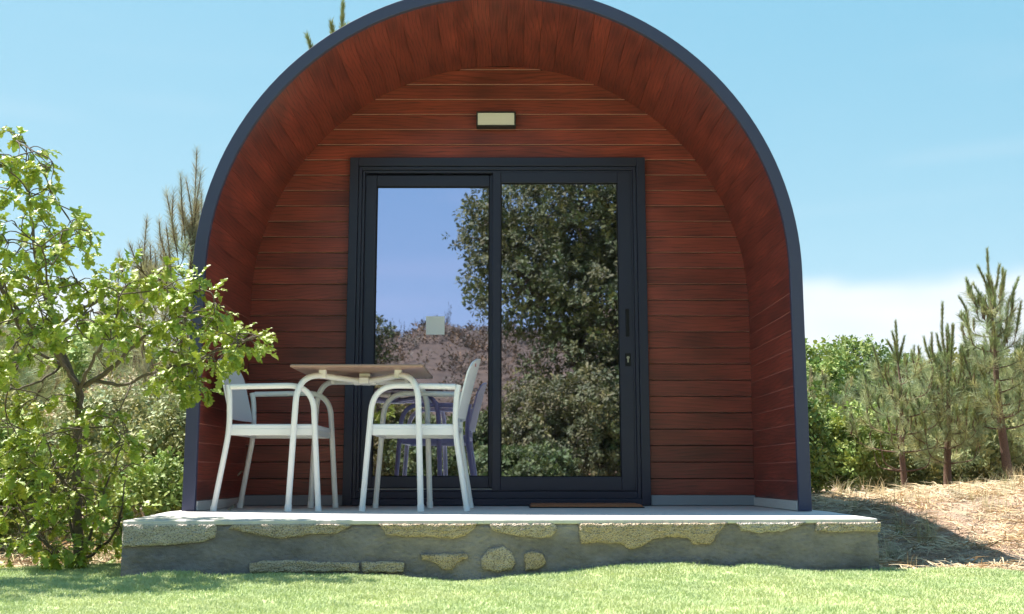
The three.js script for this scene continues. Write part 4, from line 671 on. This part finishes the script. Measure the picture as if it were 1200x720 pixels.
scene.fog = new THREE.FogExp2(0xcfdcea, 0.00018);     // summer haze between the cabin and the far hills

// ---------------------------------------------------------------- ground cover
{
  const r = rng(101), pos = [], idx = [];
  for (let i = 0; i < 12; i++) { // loose straws lying about
    const a = r() * 6.28, L = 0.05 + r() * 0.09, x = (r() - 0.5) * 0.14, z = (r() - 0.5) * 0.14, w = 0.0011 + r() * 0.001, y = 0.002 + r() * 0.012, dx = Math.cos(a), dz = Math.sin(a), b = pos.length / 3, lift = r() * 0.018;
    pos.push(x + dz * w, y, z - dx * w, x - dz * w, y + w, z + dx * w, x + dx * L * 0.5 + dz * w, y + lift, z + dz * L * 0.5 - dx * w, x + dx * L * 0.5 - dz * w, y + lift + w, z + dz * L * 0.5 + dx * w, x + dx * L, y + lift * 0.4, z + dz * L);
    idx.push(b, b + 1, b + 3, b, b + 3, b + 2, b + 2, b + 3, b + 4);
  }
  const straw = triGeo(pos, idx), it = [];
  const inDeck = (x, z) => x > -1.7 && x < 1.7 && z < frontZ(x) + 0.01;
  while (it.length < 6500) {
    const right = r() < 0.72, x = right ? lerp(1.66, 6.8, Math.pow(r(), 1.2)) : lerp(-4.2, -1.6, r()), z = lerp(right ? -8 : -3, 1.3, Math.pow(r(), right ? 0.75 : 0.8));
    if (z > lawnEdge(x) - 0.02 || inDeck(x, z)) continue;
    it.push({ m: place(V(x, groundY(x, z), z), V((r() - 0.5) * 0.4, 1, (r() - 0.5) * 0.4), 0.8 + r() * 0.8, r() * 6.28), c: tint(r, 0.35, 0.12) });
  }
  tag(instanced('straw_litter', straw, leafy(rgb(0.52, 0.40, 0.25), 0.1, 0.9), scene, it), 'dry straw and pine needles strewn over the bank', 'straw');
  const blade = (n, hmin, hmax, seed) => { const q = rng(seed), p = [], ix = []; for (let i = 0; i < n; i++) { const a = q() * 6.28, h = hmin + q() * (hmax - hmin), le = h * (0.25 + q() * 0.9), w = 0.0016, bx = (q() - 0.5) * 0.06, bz = (q() - 0.5) * 0.06, b = p.length / 3, cx = Math.cos(a), cz = Math.sin(a); for (let k = 0; k <= 4; k++) { const t = k / 4, d = le * t * t, ww = w * (1 - t * 0.9); p.push(bx + cx * d - cz * ww, h * (t - 0.25 * t * t * t), bz + cz * d + cx * ww, bx + cx * d + cz * ww, h * (t - 0.25 * t * t * t), bz + cz * d - cx * ww); } for (let k = 0; k < 4; k++) { const c = b + k * 2; ix.push(c, c + 1, c + 3, c, c + 3, c + 2); } } return triGeo(p, ix); };
  const dry = blade(22, 0.06, 0.20, 7), dt = [], gt = [];
  for (let i = 0; i < 520; i++) { const x = lerp(1.75, 6.4, Math.pow(r(), 1.1)), z = lerp(-6.5, 0.8, Math.pow(r(), 0.7)); if (z > lawnEdge(x) - 0.05 || noise2(x * 1.1, z * 1.1) < -0.15) continue; (r() < 0.16 ? gt : dt).push({ m: place(V(x, groundY(x, z) - 0.005, z), V(0, 1, 0), 0.55 + r() * 0.8, r() * 6.28), c: tint(r, 0.3, 0.1) }); }
  for (let i = 0; i < 260; i++) { const x = lerp(-3.9, -1.75, r()), z = lerp(-2.5, 0.75, r()); if (z > lawnEdge(x) - 0.05) continue; (r() < 0.5 ? gt : dt).push({ m: place(V(x, groundY(x, z) - 0.005, z), V(0, 1, 0), 0.5 + r() * 0.8, r() * 6.28), c: tint(r, 0.3, 0.1) }); }
  tag(instanced('dry_grass', dry, leafy(rgb(0.50, 0.42, 0.24), 0.25, 0.9), scene, dt), 'tufts of dry yellow grass on the bank', 'grass');
  tag(instanced('weeds', dry, leafy(rgb(0.16, 0.22, 0.06), 0.3, 0.8), scene, gt), 'green weed tufts growing among the straw', 'weeds');
  const fl = []; for (let i = 0; i < 260; i++) { const x = lerp(-3.0, -1.58, r()), z = lawnEdge(x) - 0.02 - Math.pow(r(), 1.8) * 0.8; fl.push({ m: basis(V(x, groundY(x, z) + 0.012 + r() * 0.015, z), V(r() - 0.5, (r() - 0.5) * 0.5, r() - 0.5), V((r() - 0.5) * 0.8, 1, (r() - 0.5) * 0.8), 0.05 + r() * 0.035), c: tint(r, 0.35, 0.15) }); }
  tag(instanced('fallen_leaves', oakLeaf(1.6, 1), leafy(rgb(0.34, 0.22, 0.15), 0.15, 0.9), scene, fl), 'dry brown oak leaves fallen along the lawn edge', 'leaves');
  // loose stones
  const peb = (label, x, z, s, c, seed) => { const g = new THREE.IcosahedronGeometry(s, 2), p = g.attributes.position; for (let i = 0; i < p.count; i++) { const v = V(p.getX(i), p.getY(i), p.getZ(i)), k = 1 + 0.22 * noise3(v.x / s + seed, v.y / s, v.z / s); p.setXYZ(i, v.x * k * 1.25, v.y * k * 0.62, v.z * k); } g.computeVertexNormals(); g.translate(x, groundY(x, z) + s * 0.3, z); tag(top('pebble', g, std({ color: rgb(...c), roughness: 0.95 })), label, 'stone'); };
  peb('pale pebble lying in the straw beside the terrace', 2.25, 0.35, 0.022, [0.55, 0.52, 0.46], 1);
  peb('small grey pebble at the foot of the terrace corner', -1.62, 0.62, 0.03, [0.42, 0.40, 0.40], 5);
}

// ---------------------------------------------------------------- render
const renderer = new THREE.WebGLRenderer({ antialias: true });
renderer.setSize(1024, 614);
renderer.toneMapping = THREE.LinearToneMapping;
renderer.toneMappingExposure = EXPOSURE;
renderer.outputColorSpace = THREE.SRGBColorSpace;
renderer.shadowMap.enabled = true;
renderer.render(scene, camera);
